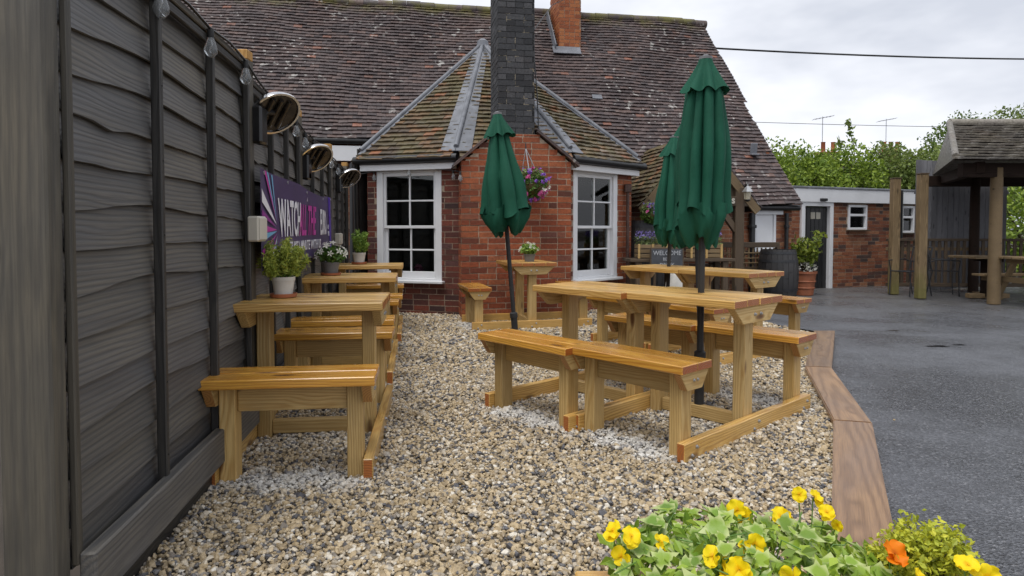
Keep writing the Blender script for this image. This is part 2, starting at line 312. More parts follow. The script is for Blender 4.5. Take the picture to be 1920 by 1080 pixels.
class MB:
    def __init__(s): s.V = []; s.F = []
    def add(s, V, F, mat=None):
        b = len(s.V)
        s.V += [(mat @ Vector(v)) if mat is not None else Vector(v) for v in V]; s.F += [tuple(i + b for i in f) for f in F]; return s
    def box(s, c, d, bev=0., mat=None):
        hx, hy, hz = (x / 2 for x in d); c = Vector(c)
        if bev <= 0:
            V = [c + Vector((x * hx, y * hy, z * hz)) for x in (-1, 1) for y in (-1, 1) for z in (-1, 1)]
            F = [(0, 1, 3, 2), (4, 6, 7, 5), (0, 4, 5, 1), (2, 3, 7, 6), (0, 2, 6, 4), (1, 5, 7, 3)]
        else:
            h = (hx, hy, hz); V = []; F = []
            for i in range(8):
                sg = [1 if i >> (2 - k) & 1 else -1 for k in range(3)]
                for a in range(3): V.append(c + Vector([sg[k] * (h[k] if k == a else h[k] - bev) for k in range(3)]))
            for a in range(3):
                o1, o2 = [k for k in range(3) if k != a]
                for sgn in (0, 1):
                    q = [(sgn << (2 - a)) | (p << (2 - o1)) | (r << (2 - o2)) for p, r in ((0, 0), (1, 0), (1, 1), (0, 1))]
                    F.append(tuple(3 * i + a for i in q))
                for p in (0, 1):
                    for r in (0, 1):
                        c0 = (p << (2 - o1)) | (r << (2 - o2)); c1 = c0 | (1 << (2 - a))
                        F.append((3 * c0 + o1, 3 * c1 + o1, 3 * c1 + o2, 3 * c0 + o2))
            F += [(3 * i, 3 * i + 1, 3 * i + 2) for i in range(8)]
        return s.add(V, F, mat)
    def tube(s, pts, r, n=8, cap=True, mat=None):
        pts = [Vector(p) for p in pts]; rs = r if hasattr(r, '__len__') else [r] * len(pts); V = []; F = []
        for i, p in enumerate(pts):
            d = (pts[min(i + 1, len(pts) - 1)] - pts[max(i - 1, 0)]).normalized()
            a = d.orthogonal().normalized() if i == 0 else (a - d * a.dot(d)).normalized()
            b = d.cross(a)
            for k in range(n):
                th = 2 * math.pi * k / n; V.append(p + (a * math.cos(th) + b * math.sin(th)) * rs[i])
        for i in range(len(pts) - 1):
            for k in range(n): F.append((i * n + k, i * n + (k + 1) % n, (i + 1) * n + (k + 1) % n, (i + 1) * n + k))
        if cap: F += [tuple(range(n)), tuple((len(pts) - 1) * n + k for k in range(n))]
        return s.add(V, F, mat)
    def lathe(s, prof, n=20, c=(0, 0, 0), fn=None, mat=None, cap=True):
        V = []; F = []
        for j, (r, z) in enumerate(prof):
            for k in range(n):
                th = 2 * math.pi * k / n; rr = r * (fn(th, z, j) if fn else 1)
                V.append((c[0] + rr * math.cos(th), c[1] + rr * math.sin(th), c[2] + z))
        for j in range(len(prof) - 1):
            for k in range(n): F.append((j * n + k, j * n + (k + 1) % n, (j + 1) * n + (k + 1) % n, (j + 1) * n + k))
        if cap: F += [tuple(range(n)), tuple((len(prof) - 1) * n + k for k in range(n))]
        return s.add(V, F, mat)
    def prism(s, poly, t, mat=None):            # poly in XZ, thickness t along Y centred
        n = len(poly); V = [(x, -t / 2, z) for x, z in poly] + [(x, t / 2, z) for x, z in poly]
        F = [tuple(range(n)), tuple(range(2 * n - 1, n - 1, -1))] + [(i, (i + 1) % n, n + (i + 1) % n, n + i) for i in range(n)]
        return s.add(V, F, mat)
    def mesh(s, name, smooth=None, fix=True): return mkmesh(name, s.V, s.F, smooth, fix)
    def build(s, name, mat, parent=None, smooth=None, loc=(0, 0, 0), rot=(0, 0, 0), fix=True): return ob(name, s.mesh(name, smooth, fix), mat, parent, loc, rot)

_cache = {}
def lumber(name, size, mat, parent, loc, rot=(0, 0, 0), bev=.004):
    k = (name, tuple(round(x, 4) for x in size), mat, bev)
    if k not in _cache: _cache[k] = MB().box((0, 0, 0), size, bev).mesh(name); _cache[k].materials.append(M[mat])
    return ob(name, _cache[k], mat, parent, loc, rot)
def bar(name, a, b, w, t, mat, parent, bev=.004, roll=0.):      # timber whose local X runs from a to b
    a, b = Vector(a), Vector(b); d = b - a; L = d.length
    q = d.to_track_quat('X', 'Z'); o = lumber(name, (L, w, t), mat, parent, (a + b) / 2, (0, 0, 0), bev)
    o.rotation_euler = (q.to_matrix() @ Matrix.Rotation(roll, 3, 'X')).to_euler(); return o
def merged(name, V, F, mat, parent=None, smooth=False, attrs=None):    # big numpy mesh; V (n,3), F (m,k)
    me = bpy.data.meshes.new(name); k = F.shape[1]
    me.vertices.add(len(V)); me.vertices.foreach_set('co', V.astype(np.float32).ravel())
    me.loops.add(F.size); me.loops.foreach_set('vertex_index', F.astype(np.int32).ravel())
    me.polygons.add(len(F)); me.polygons.foreach_set('loop_start', np.arange(0, F.size, k, dtype=np.int32)); me.polygons.foreach_set('loop_total', np.full(len(F), k, np.int32))
    for an, av in (attrs or {}).items():
        at = me.attributes.new(an, 'FLOAT', 'POINT'); at.data.foreach_set('value', av.astype(np.float32))
    me.update(calc_edges=True)
    if smooth: me.shade_smooth()
    else: me.shade_flat()
    return ob(name, me, mat, parent)
BOXF = np.array([(0, 1, 3, 2), (4, 6, 7, 5), (0, 4, 5, 1), (2, 3, 7, 6), (0, 2, 6, 4), (1, 5, 7, 3)])
def boxes_mesh(name, B, mat, parent):           # B list of (x0,x1,y0,y1,z0,z1)
    B = np.array(B); n = len(B); V = np.zeros((n, 8, 3)); i = 0
    for a in (0, 1):
        for b in (2, 3):
            for c in (4, 5): V[:, i] = B[:, [a, b, c]]; i += 1
    F = (BOXF[None] + (np.arange(n) * 8)[:, None, None]).reshape(-1, 4)
    return kind(merged(name, V.reshape(-1, 3), F, mat, parent), 'stuff')

def text(name, body, size, mat, parent, mtx, xs=1., extrude=.0008, align='LEFT', bold=0.0):
    cu = bpy.data.curves.new(name, 'FONT'); cu.body = body; cu.size = size; cu.extrude = extrude; cu.align_x = align; cu.offset = bold; cu.resolution_u = 3
    tmp = bpy.data.objects.new('tmp', cu); COL.objects.link(tmp); bpy.context.view_layer.update()
    me = bpy.data.meshes.new_from_object(tmp.evaluated_get(bpy.context.evaluated_depsgraph_get())); bpy.data.objects.remove(tmp); bpy.data.curves.remove(cu)
    me.transform(Matrix.Diagonal((xs, 1, 1, 1))); me.materials.clear()
    o = ob(name, me, mat, parent); o.matrix_local = mtx; return o

def leaf_cloud(name, pts, size, mat, parent, elong=1.5, up=.3, rng=RNG, nrm=None):
    n = len(pts); P = np.asarray(pts, float); d = rng.normal(size=(n, 3)); d[:, 2] += up
    if nrm is not None: d = d * .6 + nrm
    d /= np.linalg.norm(d, axis=1)[:, None] + 1e-9
    a = rng.normal(size=(n, 3)); a -= (a * d).sum(1)[:, None] * d; a /= np.linalg.norm(a, axis=1)[:, None] + 1e-9
    b = np.cross(d, a); s = (size * rng.uniform(.6, 1.3, n))[:, None]
    A, B_, D = a * s * elong, b * s, d * s * .25
    V = np.stack([P - A, P - B_ * .8 + D - A * .1, P + A, P + B_ * .8 + D - A * .1], 1)
    F = np.array([(0, 1, 2), (0, 2, 3)])[None] + (np.arange(n) * 4)[:, None, None]
    return kind(merged(name, V.reshape(-1, 3), F.reshape(-1, 3), mat, parent), 'stuff')
def ball(n, c, r, rng=RNG, shell=.6):
    v = rng.normal(size=(n, 3)); v /= np.linalg.norm(v, axis=1)[:, None]; q = rng.uniform(shell, 1, n) ** .6
    return np.array(c) + v * q[:, None] * np.array(r)

# ------------------------------------------------------------------ ground
def gz(y): return -.014 * max(0., y - 6)
def sheet(name, rows, mat):                     # rows: list of (y, x0, x1, z)
    V = []; F = []
    for i, (y, a, b, z) in enumerate(rows):
        V += [(a, y, z), (b, y, z)]
        if i: F.append((2 * i - 2, 2 * i - 1, 2 * i + 1, 2 * i))
    return kind(ob(name, mkmesh(name, V, F, fix=False), mat), 'structure')
sheet('ground', [(-60, -600, 600, -.03), (6, -600, 600, -.03), (20, -600, 600, gz(20) - .03), (900, -600, 600, gz(20) - .03)], 'ground')
GP = [(-1.12, .9), (-1.24, 2.1), (-1.40, 3.42), (-1.62, 4.95), (-1.93, 6.9), (-2.2, 8.95), (-.7, 8.6), (.7, 8.7), (1.75, 9.7), (2.75, 9.0), (3.25, 6.85), (2.33, 5.04), (1.84, 3.60), (1.22, 2.36), (.76, 1.4), (.6, .9)]
gb = kind(ob('gravel_bed', mkmesh('gravel_bed', [(x, y, 0.) for x, y in GP], [tuple(range(len(GP)))], fix=False), 'pebblebase'), 'structure')
CP = [(.60, -2), (.84, 1.5), (1.28, 2.36), (1.9, 3.6), (2.4, 5.02), (3.3, 6.9)]
V = [(x, y, -.012 + gz(y)) for x, y in CP] + [(2.7, 9.2, -.012 + gz(9.2)), (1.0, 12.5, -.012 + gz(12.5)), (1.0, 17, -.012 + gz(17))] 
V += [(60, y, -.012 + gz(y)) for y in (17, 12.5, 9.2, 7.2, 6.0, 5.2, 3.8, 2.49, 1.5, -2)]
V[5] = (2.85, 6.0, -.012); V.insert(6, (3.5, 7.2, -.012 + gz(7.2)))
L_ = V[:10]; R_ = V[10:][::-1]
F = [(i, 10 + (len(R_) - 1 - i), 10 + (len(R_) - 2 - i), i + 1) for i in range(9)]
V = L_ + V[10:]
kind(ob('car_park', mkmesh('car_park', V, F, fix=False), 'asphalt'), 'structure')
def patch(name, c, rx, ry, label):
    m = MB(); n = 26; pts = [(c[0] + rx * math.cos(t) * (1 + .35 * math.sin(3 * t + c[0]) + .2 * math.sin(7 * t)), c[1] + ry * math.sin(t) * (1 + .3 * math.sin(5 * t + 1)), gz(c[1]) - .006) for t in [2 * math.pi * k / n for k in range(n)]]
    o = ob(name, mkmesh(name, pts, [tuple(range(n))], fix=False), 'puddle'); kind(o, 'structure'); return o
patch('puddle', (4.15, 6.28), .10, .035, ''); patch('puddle', (4.42, 6.36), .06, .02, ''); patch('puddle', (4.35, 7.35), .07, .02, '')

# timber edging between gravel and asphalt: four planks
ed = thing('timber_edging', 'low brown timber plank edging between the gravel and the car park', 'edging')
EP = [((3.207, 6.852), (3.431, 6.852)), ((2.297, 5.047), (2.488, 5.01)), ((1.809, 3.612), (1.999, 3.56)), ((1.185, 2.357), (1.392, 2.358)), ((.70, 1.40), (.93, 1.40))]
EP = EP[:3] + EP[4:]
for (a, b), (c, d) in zip(EP, EP[1:]):
    g = .003; A, B, C, D = Vector(a), Vector(b), Vector(c), Vector(d); o = (A + B + C + D) / 4; ax = ((A + B) / 2 - (C + D) / 2).normalized()
    nx = Vector((-ax.y, ax.x)); P = [p - o - ax * g * s for p, s in ((A, 1), (B, 1), (D, -1), (C, -1))]
    loc = [(p.dot(ax), p.dot(nx)) for p in P]
    bm = bmesh.new(); lo = [bm.verts.new((x, y, -.06)) for x, y in loc]; hi = [bm.verts.new((x, y, .052)) for x, y in loc]
    bm.faces.new(lo); top = bm.faces.new(hi)
    for i in range(4): bm.faces.new((lo[i], lo[(i + 1) % 4], hi[(i + 1) % 4], hi[i]))
    bmesh.ops.recalc_face_normals(bm, faces=bm.faces); bmesh.ops.bevel(bm, geom=[e_ for e_ in bm.edges if all(v.co.z > 0 for v in e_.verts)], offset=.006, segments=2, affect='EDGES')
    me = bpy.data.meshes.new('plank'); bm.to_mesh(me); bm.free()
    ob('plank', me, 'sleeper', ed, (o.x, o.y, 0), (0, 0, math.atan2(ax.y, ax.x)))

# gravel stones
def inpoly(x, y, P):
    c = np.zeros(len(x), bool); n = len(P)
    for i in range(n):
        (x1, y1), (x2, y2) = P[i], P[(i + 1) % n]
        c ^= ((y1 > y) != (y2 > y)) & (x < (x2 - x1) * (y - y1) / (y2 - y1 + 1e-12) + x1)
    return c
def ico(sub):
    bm = bmesh.new(); bmesh.ops.create_icosphere(bm, subdivisions=sub, radius=1); bm.verts.ensure_lookup_table()
    V = np.array([v.co[:] for v in bm.verts]); F = np.array([[v.index for v in f.verts] for f in bm.faces]); bm.free(); return V, F
MODS = dict(R1=(1.10, 3.79, -.829), R2=(.588, 4.257, -.826), L1=(-1.059, 3.517, .118), L2=(-1.317, 5.293, .147), L3=(-1.554, 7.009, .155), K1=(2.0, 5.93, -.93), K2=(1.555, 6.527, -.93), W=(.159, 7.631, -1.326))
def dryness(x, y):
    d = np.zeros(len(x))
    for k, (mx_, my_, a) in MODS.items():
        u = (x - mx_) * math.cos(a) + (y - my_) * math.sin(a); v = -(x - mx_) * math.sin(a) + (y - my_) * math.cos(a)
        w = .03 * np.sin(u * 23 + mx_ * 9) + .02 * np.sin(u * 51)
        for vc in (-.618, .618):
            q = np.clip(1.45 - np.abs(v - vc + .05 * (1 if vc < 0 else -1) + w) / .11, 0, 1) * np.clip(1.5 - np.abs(u) / .3, 0, 1); d = np.maximum(d, q)
        d = np.maximum(d, .35 * np.clip(1.3 - np.abs(v) / .25, 0, 1) * np.clip(1.5 - np.abs(u) / .3, 0, 1))
    return d
def stones(y0, y1, dens, size, sub, seed):
    g = np.random.default_rng(seed); n = int(dens * (y1 - y0) * 5.8); x = g.uniform(-2.3, 3.5, n); y = g.uniform(y0, y1, n)
    stray = (g.random(n) < .0012) & inpoly(x, y, [(1.3, 2.2), (1.5, 2.2), (2.16, 3.5), (2.65, 5.0), (3.6, 6.9), (3.45, 6.9), (2.52, 5.0), (2.03, 3.55)])
    k = (inpoly(x, y, GP) | stray) & (x / np.maximum(y, .3) > -.83) & (x / np.maximum(y, .3) < .83); x, y = x[k], y[k]; n = len(x)
    IV, IF = ico(sub); protos = []
    for i in range(12):
        v = IV * g.uniform(.55, 1.1, 3)[None]; v = v * (1 + g.normal(0, .17, (len(IV), 1)))
        for _ in range(4):      # chip flat facets off
            nn = g.normal(size=3); nn /= np.linalg.norm(nn); dd = v @ nn; lim = .6; over = np.maximum(0, dd - lim); v = v - over[:, None] * nn * .85
        protos.append(v)
    protos = np.array(protos); pi = g.integers(0, 12, n); s = size * np.exp(g.normal(0, .28, n))
    q = g.normal(size=(n, 4)); q /= np.linalg.norm(q, axis=1)[:, None]; a, b, c, d = q.T
    Rm = np.stack([np.stack([1 - 2 * (c * c + d * d), 2 * (b * c - a * d), 2 * (b * d + a * c)], -1), np.stack([2 * (b * c + a * d), 1 - 2 * (b * b + d * d), 2 * (c * d - a * b)], -1), np.stack([2 * (b * d - a * c), 2 * (c * d + a * b), 1 - 2 * (b * b + c * c)], -1)], 1)
    V = np.einsum('nij,nkj->nki', Rm, protos[pi]) * s[:, None, None]; V[:, :, 2] *= .8
    V += np.stack([x, y, g.uniform(.0, .012, n) + s * .1 + .004 * np.sin(x * 5) * np.sin(y * 4)], 1)[:, None]
    F = IF[None] + (np.arange(n) * len(IV))[:, None, None]
    rn = np.repeat(g.uniform(0, 1, n), len(IV)); dr = np.repeat(np.clip(dryness(x, y) + g.normal(0, .18, n) * (dryness(x, y) > .02), 0, 1), len(IV))
    return V.reshape(-1, 3), F.reshape(-1, 3), rn, dr
parts = [stones(1.7, 3.2, 7200, .0104, 1, 1), stones(3.2, 5.2, 5000, .0116, 1, 2), stones(5.2, 9.7, 2500, .0155, 1, 3)]
o_ = 0; FF = []
for V, F, rn, dr in parts: FF.append(F + o_); o_ += len(V)
tag(kind(merged('gravel', np.concatenate([p[0] for p in parts]), np.concatenate(FF), 'gravel', None, attrs={'rnd': np.concatenate([p[2] for p in parts]), 'dry': np.concatenate([p[3] for p in parts])}), 'stuff'), 'tan and grey angular gravel covering the yard', 'gravel')

# ------------------------------------------------------------------ fence
fe = thing('fence', 'dark grey overlapped board fence with posts and battens along the left', 'fence', (-1.2, 1.65, 0))
FO = Vector((-1.2, 1.65, 0))
def fx(y): return -1.198 - .1257 * (y - 1.66) if y < 3.42 else -1.42 - .155 * (y - 3.42)
bvar = []
for i in range(7):                              # overlapped boards with wavy lower edge; local X = length, Z up, -Y faces the yard
    g = np.random.default_rng(40 + i); N = 30; V = []; F = []; ph = g.uniform(0, 6, 4); am = (.004, .016, .006, .012, .003, .009, .014)[i]
    bump = [(g.uniform(0, 1), g.uniform(.02, .05), g.uniform(-.022, .012)) for _ in range(2)]
    for k in range(N + 1):
        x = k / N; w = am * (math.sin(5 * x + ph[0]) + .5 * math.sin(11 * x + ph[1])) + sum(h * math.exp(-((x - c) / s_) ** 2) for c, s_, h in bump) + g.normal(0, .0008)
        by = .003 * math.sin(7 * x + ph[2]); V += [(x, .010 + by * .3, .15), (x, -.014 + by, w), (x, -.004 + by, w - .001), (x, .018, .15)]
        if k: b = 4 * k; F += [(b - 4, b, b + 1, b - 3), (b - 3, b + 1, b + 2, b - 2), (b - 2, b + 2, b + 3, b - 1)]
    me = mkmesh('board', V, F, 40); me.materials.append(M['fence']); bvar.append(me)
def panel(y0, y1, top, nb):
    a = Vector((fx(y0 + 1e-4), y0, 0)); b = Vector((fx(y1), y1, 0)); d = b - a; L = d.length; ang = math.atan2(d.y, d.x)
    base = .20; step = (top - .03 - base) / nb
    pn = MB().box((L / 2, .03, (base + top) / 2), (L, .012, top - base)).build('panel', 'fence_dark', fe, loc=a - FO, rot=(0, 0, ang))
    for i in range(nb):
        ob('board', random.choice(bvar), 'fence', pn, (0, 0, base + step * i + random.uniform(-.006, .006)), (0, random.uniform(-.004, .004), 0), (L, 1, step / .122 * 1.0))
    for k in (1, 2):
        lumber('batten', (top - base - .02, .034, .026), 'fence_dark', pn, (L * k / 3, -.034, (top + base) / 2), (0, -math.pi / 2, 0))
    lumber('batten', (top - base - .02, .02, .026), 'fence_post', pn, (.012, -.024, (top + base) / 2), (0, -math.pi / 2, 0)); lumber('batten', (top - base - .02, .03, .026), 'fence_dark', pn, (L - .012, -.034, (top + base) / 2), (0, -math.pi / 2, 0))
    for k in (1, 2):
        for q in range(7): ob('nail', bolt0, 'steel', pn, (L * k / 3, -.052, base + .12 + q * (top - base - .2) / 6), (math.pi / 2, 0, 0), (.35, .35, .35))
    lumber('top_rail', (L, .05, .03), 'fence_post', pn, (L / 2, -.02, top + .012)); lumber('rail', (L, .022, .036), 'fence_dark', pn, (L / 2, -.034, top - .03))
    lumber('gravel_board', (L, .045, .15), 'fence', pn, (L / 2, -.055, .17), bev=.006); lumber('base_board', (L, .03, .13), 'fence_dark', pn, (L / 2, -.02, .03))
bolt0 = MB().lathe([(.010, 0), (.010, .003), (.003, .005)], 8).mesh('nail'); bolt0.materials.append(M['blackmat'])
PY = [1.72, 3.44, 4.98, 6.88, 8.62]
for i, (a, b) in enumerate(zip(PY, PY[1:])):
    panel(a + (.04 if i else .0), b - .04, (1.965, 1.90, 1.87, 1.86)[i], 14)
for i, y in enumerate(PY):
    if i == 0:
        o = lumber('post', (2.5, .06, .14), 'fence_post', fe, Vector((-1.256, 1.685, 1.2)) - FO, (0, -math.pi / 2, 0), .006)
    else:
        o = lumber('post', (2.02, .075, .075), 'fence_post', fe, Vector((fx(y) + .01, y, (1.0, 1.0, .975, .965, .95)[i])) - FO, (0, -math.pi / 2, .0), .005)
        lumber('sawn_top', (.05, .073, .073), 'sawn', o, (1.035, 0, 0), bev=.004)

# ------------------------------------------------------------------ house
hs = thing('pub_house', 'old red brick pub with tiled roof, white sash windows and canted bay', 'house', (0, 9, 0))
HO = Vector((0, 9, 0))
BR = {'n': 296}
brick_me = MB().box((0, 0, 0), (1, 1, 1), .02).mesh('brick'); 
def brick_wall(root, ro, p0, p1, z0, z1, holes=(), top=None, indiv=False, bm='brick', mm='mortar', depth=.2, name='wall', proud=.0045):
    p0 = Vector((p0[0], p0[1])); p1 = Vector((p1[0], p1[1])); d = p1 - p0; L = d.length; ang = math.atan2(d.y, d.x)
    top = top or [(0, z1), (L, z1)]
    tf = lambda s: float(np.interp(s, [q[0] for q in top], [q[1] for q in top]))
    cuts = sorted(set([0, L] + [q[0] for q in top if 0 < q[0] < L] + [h for hh in holes for h in hh[:2]]))
    m = MB()
    for a, b in zip(cuts, cuts[1:]):
        mid = (a + b) / 2; spans = [(z0, None)]; 
        for h0, h1, hz0, hz1 in holes:
            if h0 <= mid <= h1: spans = [(z0, hz0), (hz1, None)]
        for lo, hi in spans:
            za, zb = (tf(a + 1e-6), tf(b - 1e-6)) if hi is None else (hi, hi)
            V = [(a, 0, lo), (b, 0, lo), (b, 0, zb), (a, 0, za), (a, depth, lo), (b, depth, lo), (b, depth, zb), (a, depth, za)]
            m.add(V, [(0, 1, 2, 3), (4, 5, 6, 7), (0, 1, 5, 4), (1, 2, 6, 5), (2, 3, 7, 6), (3, 0, 4, 7)])
    w = m.build(name, mm, root, loc=Vector((p0.x, p0.y, 0)) - ro, rot=(0, 0, ang))
    B = []; z = z0; row = 0
    while z < z1 - .02:
        s = -(.1125 if row % 2 else 0.) + random.uniform(-.006, .006)
        while s < L:
            ln = .215 if random.random() > .1 else .102
            a, b = max(s, .0), min(s + ln, L); zt = min(z + .065, tf((a + b) / 2) - .004)
            segs = [(a, b)]
            for h0, h1, hz0, hz1 in holes:
                if z + .065 > hz0 - .004 and z < hz1 + .004:
                    segs = [t for q in segs for t in ((q[0], min(q[1], h0)), (max(q[0], h1), q[1])) if t[1] - t[0] > 1e-6]
            for q0, q1 in segs:
                if q1 - q0 > .03 and zt - z > .02: B.append((q0, q1, -proud + random.uniform(-.003, .003), .05, z + random.uniform(-.002, .002), zt))
            s += ln + .010
        z += .075; row += 1
    if indiv and BR['n'] > 0:
        g = B[-BR['n']:]; B = B[:len(B) - len(g)]; BR['n'] -= len(g)
        for x0, x1, y0, y1, a, b in g:
            ob('brick', brick_me, bm, w, ((x0 + x1) / 2, (y0 + y1) / 2, (a + b) / 2), (0, random.uniform(-.012, .012), 0), (x1 - x0, y1 - y0, b - a))
    if B: boxes_mesh('brickwork', B, bm, w)
    return w
E_ = Vector((.985, .174))                        # along the house front
BL = Vector((-.633, 8.10)); BRt = BL + E_ * 1.41
SH0, SH1 = .46, .94                              # chimney on the breast (left, right)
brick_wall(hs, HO, BL, BRt, -.1, 2.36, top=[(0, 1.94), (SH0 - .02, 2.33), (SH1 + .02, 2.33), (1.41, 1.97)], indiv=True, name='chimney_breast')
Bn = Vector((-.174, .985))
P = [Vector(p) for p in ((-2.35, 10.9), (-1.955, 8.8), (-.69, 8.43), (.715, 8.56), (1.75, 9.55), (1.6, 11.4))]
WIN_L = (.14, 1.08, .42, 1.97); WIN_R = (.13, 1.09, .42, 1.97)
brick_wall(hs, HO, BL + Bn * .36, BL, -.1, 1.97, indiv=True)
wl = brick_wall(hs, HO, P[1], P[2] + Vector((.04, -.012)), -.1, 2.1, holes=[WIN_L], indiv=True, bm='brick_dark')
wr = brick_wall(hs, HO, P[3], P[4], -.1, 2.1, holes=[WIN_R], indiv=True)
brick_wall(hs, HO, P[0], P[1], -.1, 2.1); brick_wall(hs, HO, P[4], P[5], -.1, 2.1)
# main walls behind
RP = Vector((0, 14.5, 5.95)); EX = Vector((.984, .177, 0)); DH = Vector((.177, -.984, 0)); PT = R(50)
ED = DH * math.cos(PT) + Vector((0, 0, -math.sin(PT))); EN = EX.cross(ED); EN = EN if EN.z > 0 else -EN
def rp(s, t, h=0.): return RP + EX * s + ED * t + EN * h
TL_, TR_ = (5.95 - 2.72) / math.sin(PT), (5.95 - 1.58) / math.sin(PT)
a, b = rp(-9, TL_ - .35), rp(-1.9, TL_ - .35); brick_wall(hs, HO, a, b, -.2, 2.95, bm='brick_mix')
a, b = rp(1.2, TR_ - .22), rp(4.55, TR_ - .22); SW = (2.62, 3.02, .74, 1.43)
wm = brick_wall(hs, HO, a, b, -.3, 1.75, holes=[SW], bm='brick_mix')
g0, g1 = rp(4.5, TR_ - .22), rp(4.5, -3.0); g1 = RP + EX * 4.5 - DH * 2.5
brick_wall(hs, HO, (g0.x, g0.y), (g1.x, g1.y), -.3, 5.6, top=[(0, 1.72), ((Vector((RP + EX * 4.5)[:2]) - Vector(g0[:2])).length, 5.75), (9, 2.7)], bm='brick_mix')

def sash(root, hole, depth=.06):                # box sash window, child of house
    x0, x1, z0, z1 = hole; w = x1 - x0; cx = (x0 + x1) / 2
    m = MB(); y = -.012
    m.box((x0 + .045, y + .05, (z0 + z1) / 2), (.09, .1, z1 - z0), .005); m.box((x1 - .045, y + .05, (z0 + z1) / 2), (.09, .1, z1 - z0), .005)
    m.box((cx, y + .05, z1 - .045), (w - .18, .1, .09), .005); m.box((cx, y + .055, z0 + .03), (w - .18, .1, .06), .005)
    wn_ = m.build('window', 'white', None); wn_.parent = root
    MB().box((cx, -.035, z0 + .012), (w + .08, .12, .035), .006).build('sill', 'white', wn_)
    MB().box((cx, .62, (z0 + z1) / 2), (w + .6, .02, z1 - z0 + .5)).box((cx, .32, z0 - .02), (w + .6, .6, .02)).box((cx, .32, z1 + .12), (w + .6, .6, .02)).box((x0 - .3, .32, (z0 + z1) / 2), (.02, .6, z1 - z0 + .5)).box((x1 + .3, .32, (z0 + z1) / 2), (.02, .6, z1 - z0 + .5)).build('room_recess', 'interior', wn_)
    ia, ib = x0 + .09, x1 - .09; zm = z0 + .06 + (z1 - z0 - .15) * .485
    for nm, lo, hi, yy, st in (('upper_sash', zm - .02, z1 - .09, .035, .035), ('lower_sash', z0 + .06, zm + .02, .068, .045)):
        s = MB(); s.box((ia + st / 2, yy, (lo + hi) / 2), (st, .035, hi - lo), .004); s.box((ib - st / 2, yy, (lo + hi) / 2), (st, .035, hi - lo), .004)
        bt = .085 if nm == 'lower_sash' else .038; tp = .038 if nm == 'lower_sash' else .045
        s.box((cx, yy, lo + bt / 2), (ib - ia - 2 * st, .035, bt), .004); s.box((cx, yy, hi - tp / 2), (ib - ia - 2 * st, .035, tp), .004)
        A, B, C, D = ia + st, ib - st, lo + bt, hi - tp
        s.box((cx, yy, (C + D) / 2), (.022, .03, D - C), .004); s.box((cx, yy, (C + D) / 2), (B - A, .028, .022), .004)
        s.build(nm, 'white', wn_)
        for px in (0, 1):
            for pz in (0, 1):
                MB().box(((A + (B - A) * (.25 + .5 * px)), yy + .004, C + (D - C) * (.25 + .5 * pz)), ((B - A) / 2 - .004, .004, (D - C) / 2 - .004)).build('pane', 'glass', wn_)
    return wn_
def sash_on(p, q, hole):
    d = Vector(q) - Vector(p); w = sash(hs, hole); w.location = Vector((p[0], p[1], 0)) - HO; w.rotation_euler = (0, 0, math.atan2(d.y, d.x)); return w
sash_on(P[1], P[2] + Vector((.04, -.012)), WIN_L); wR = sash_on(P[3], P[4], WIN_R)

def sill_plant(label, p, q, u, mat, pt, seed, h):
    d = (Vector(q) - Vector(p)).normalized(); c = Vector(p) + d * u + Vector((-d.y, d.x)) * .2; t = thing('window_plant', label, 'plant', (c.x, c.y, .50)); g = np.random.default_rng(seed)
    MB().lathe([(.035, -.06), (.045, .05), (.04, .05)], 12).build('vase', pt, t, 40); leaf_cloud('leaves', ball(140, (0, 0, .05 + h / 2), (.05, .05, h / 2), g, .1), .018, mat, t, 1.8, .8, g)
sill_plant('red and green plant inside the left sash window', P[1], P[2], .66, 'pet_pink', 'terracotta', 3, .10)
sill_plant('tall yellow green plant inside the right sash window', P[3], P[4], .38, 'shrub', 'potwhite', 4, .22)

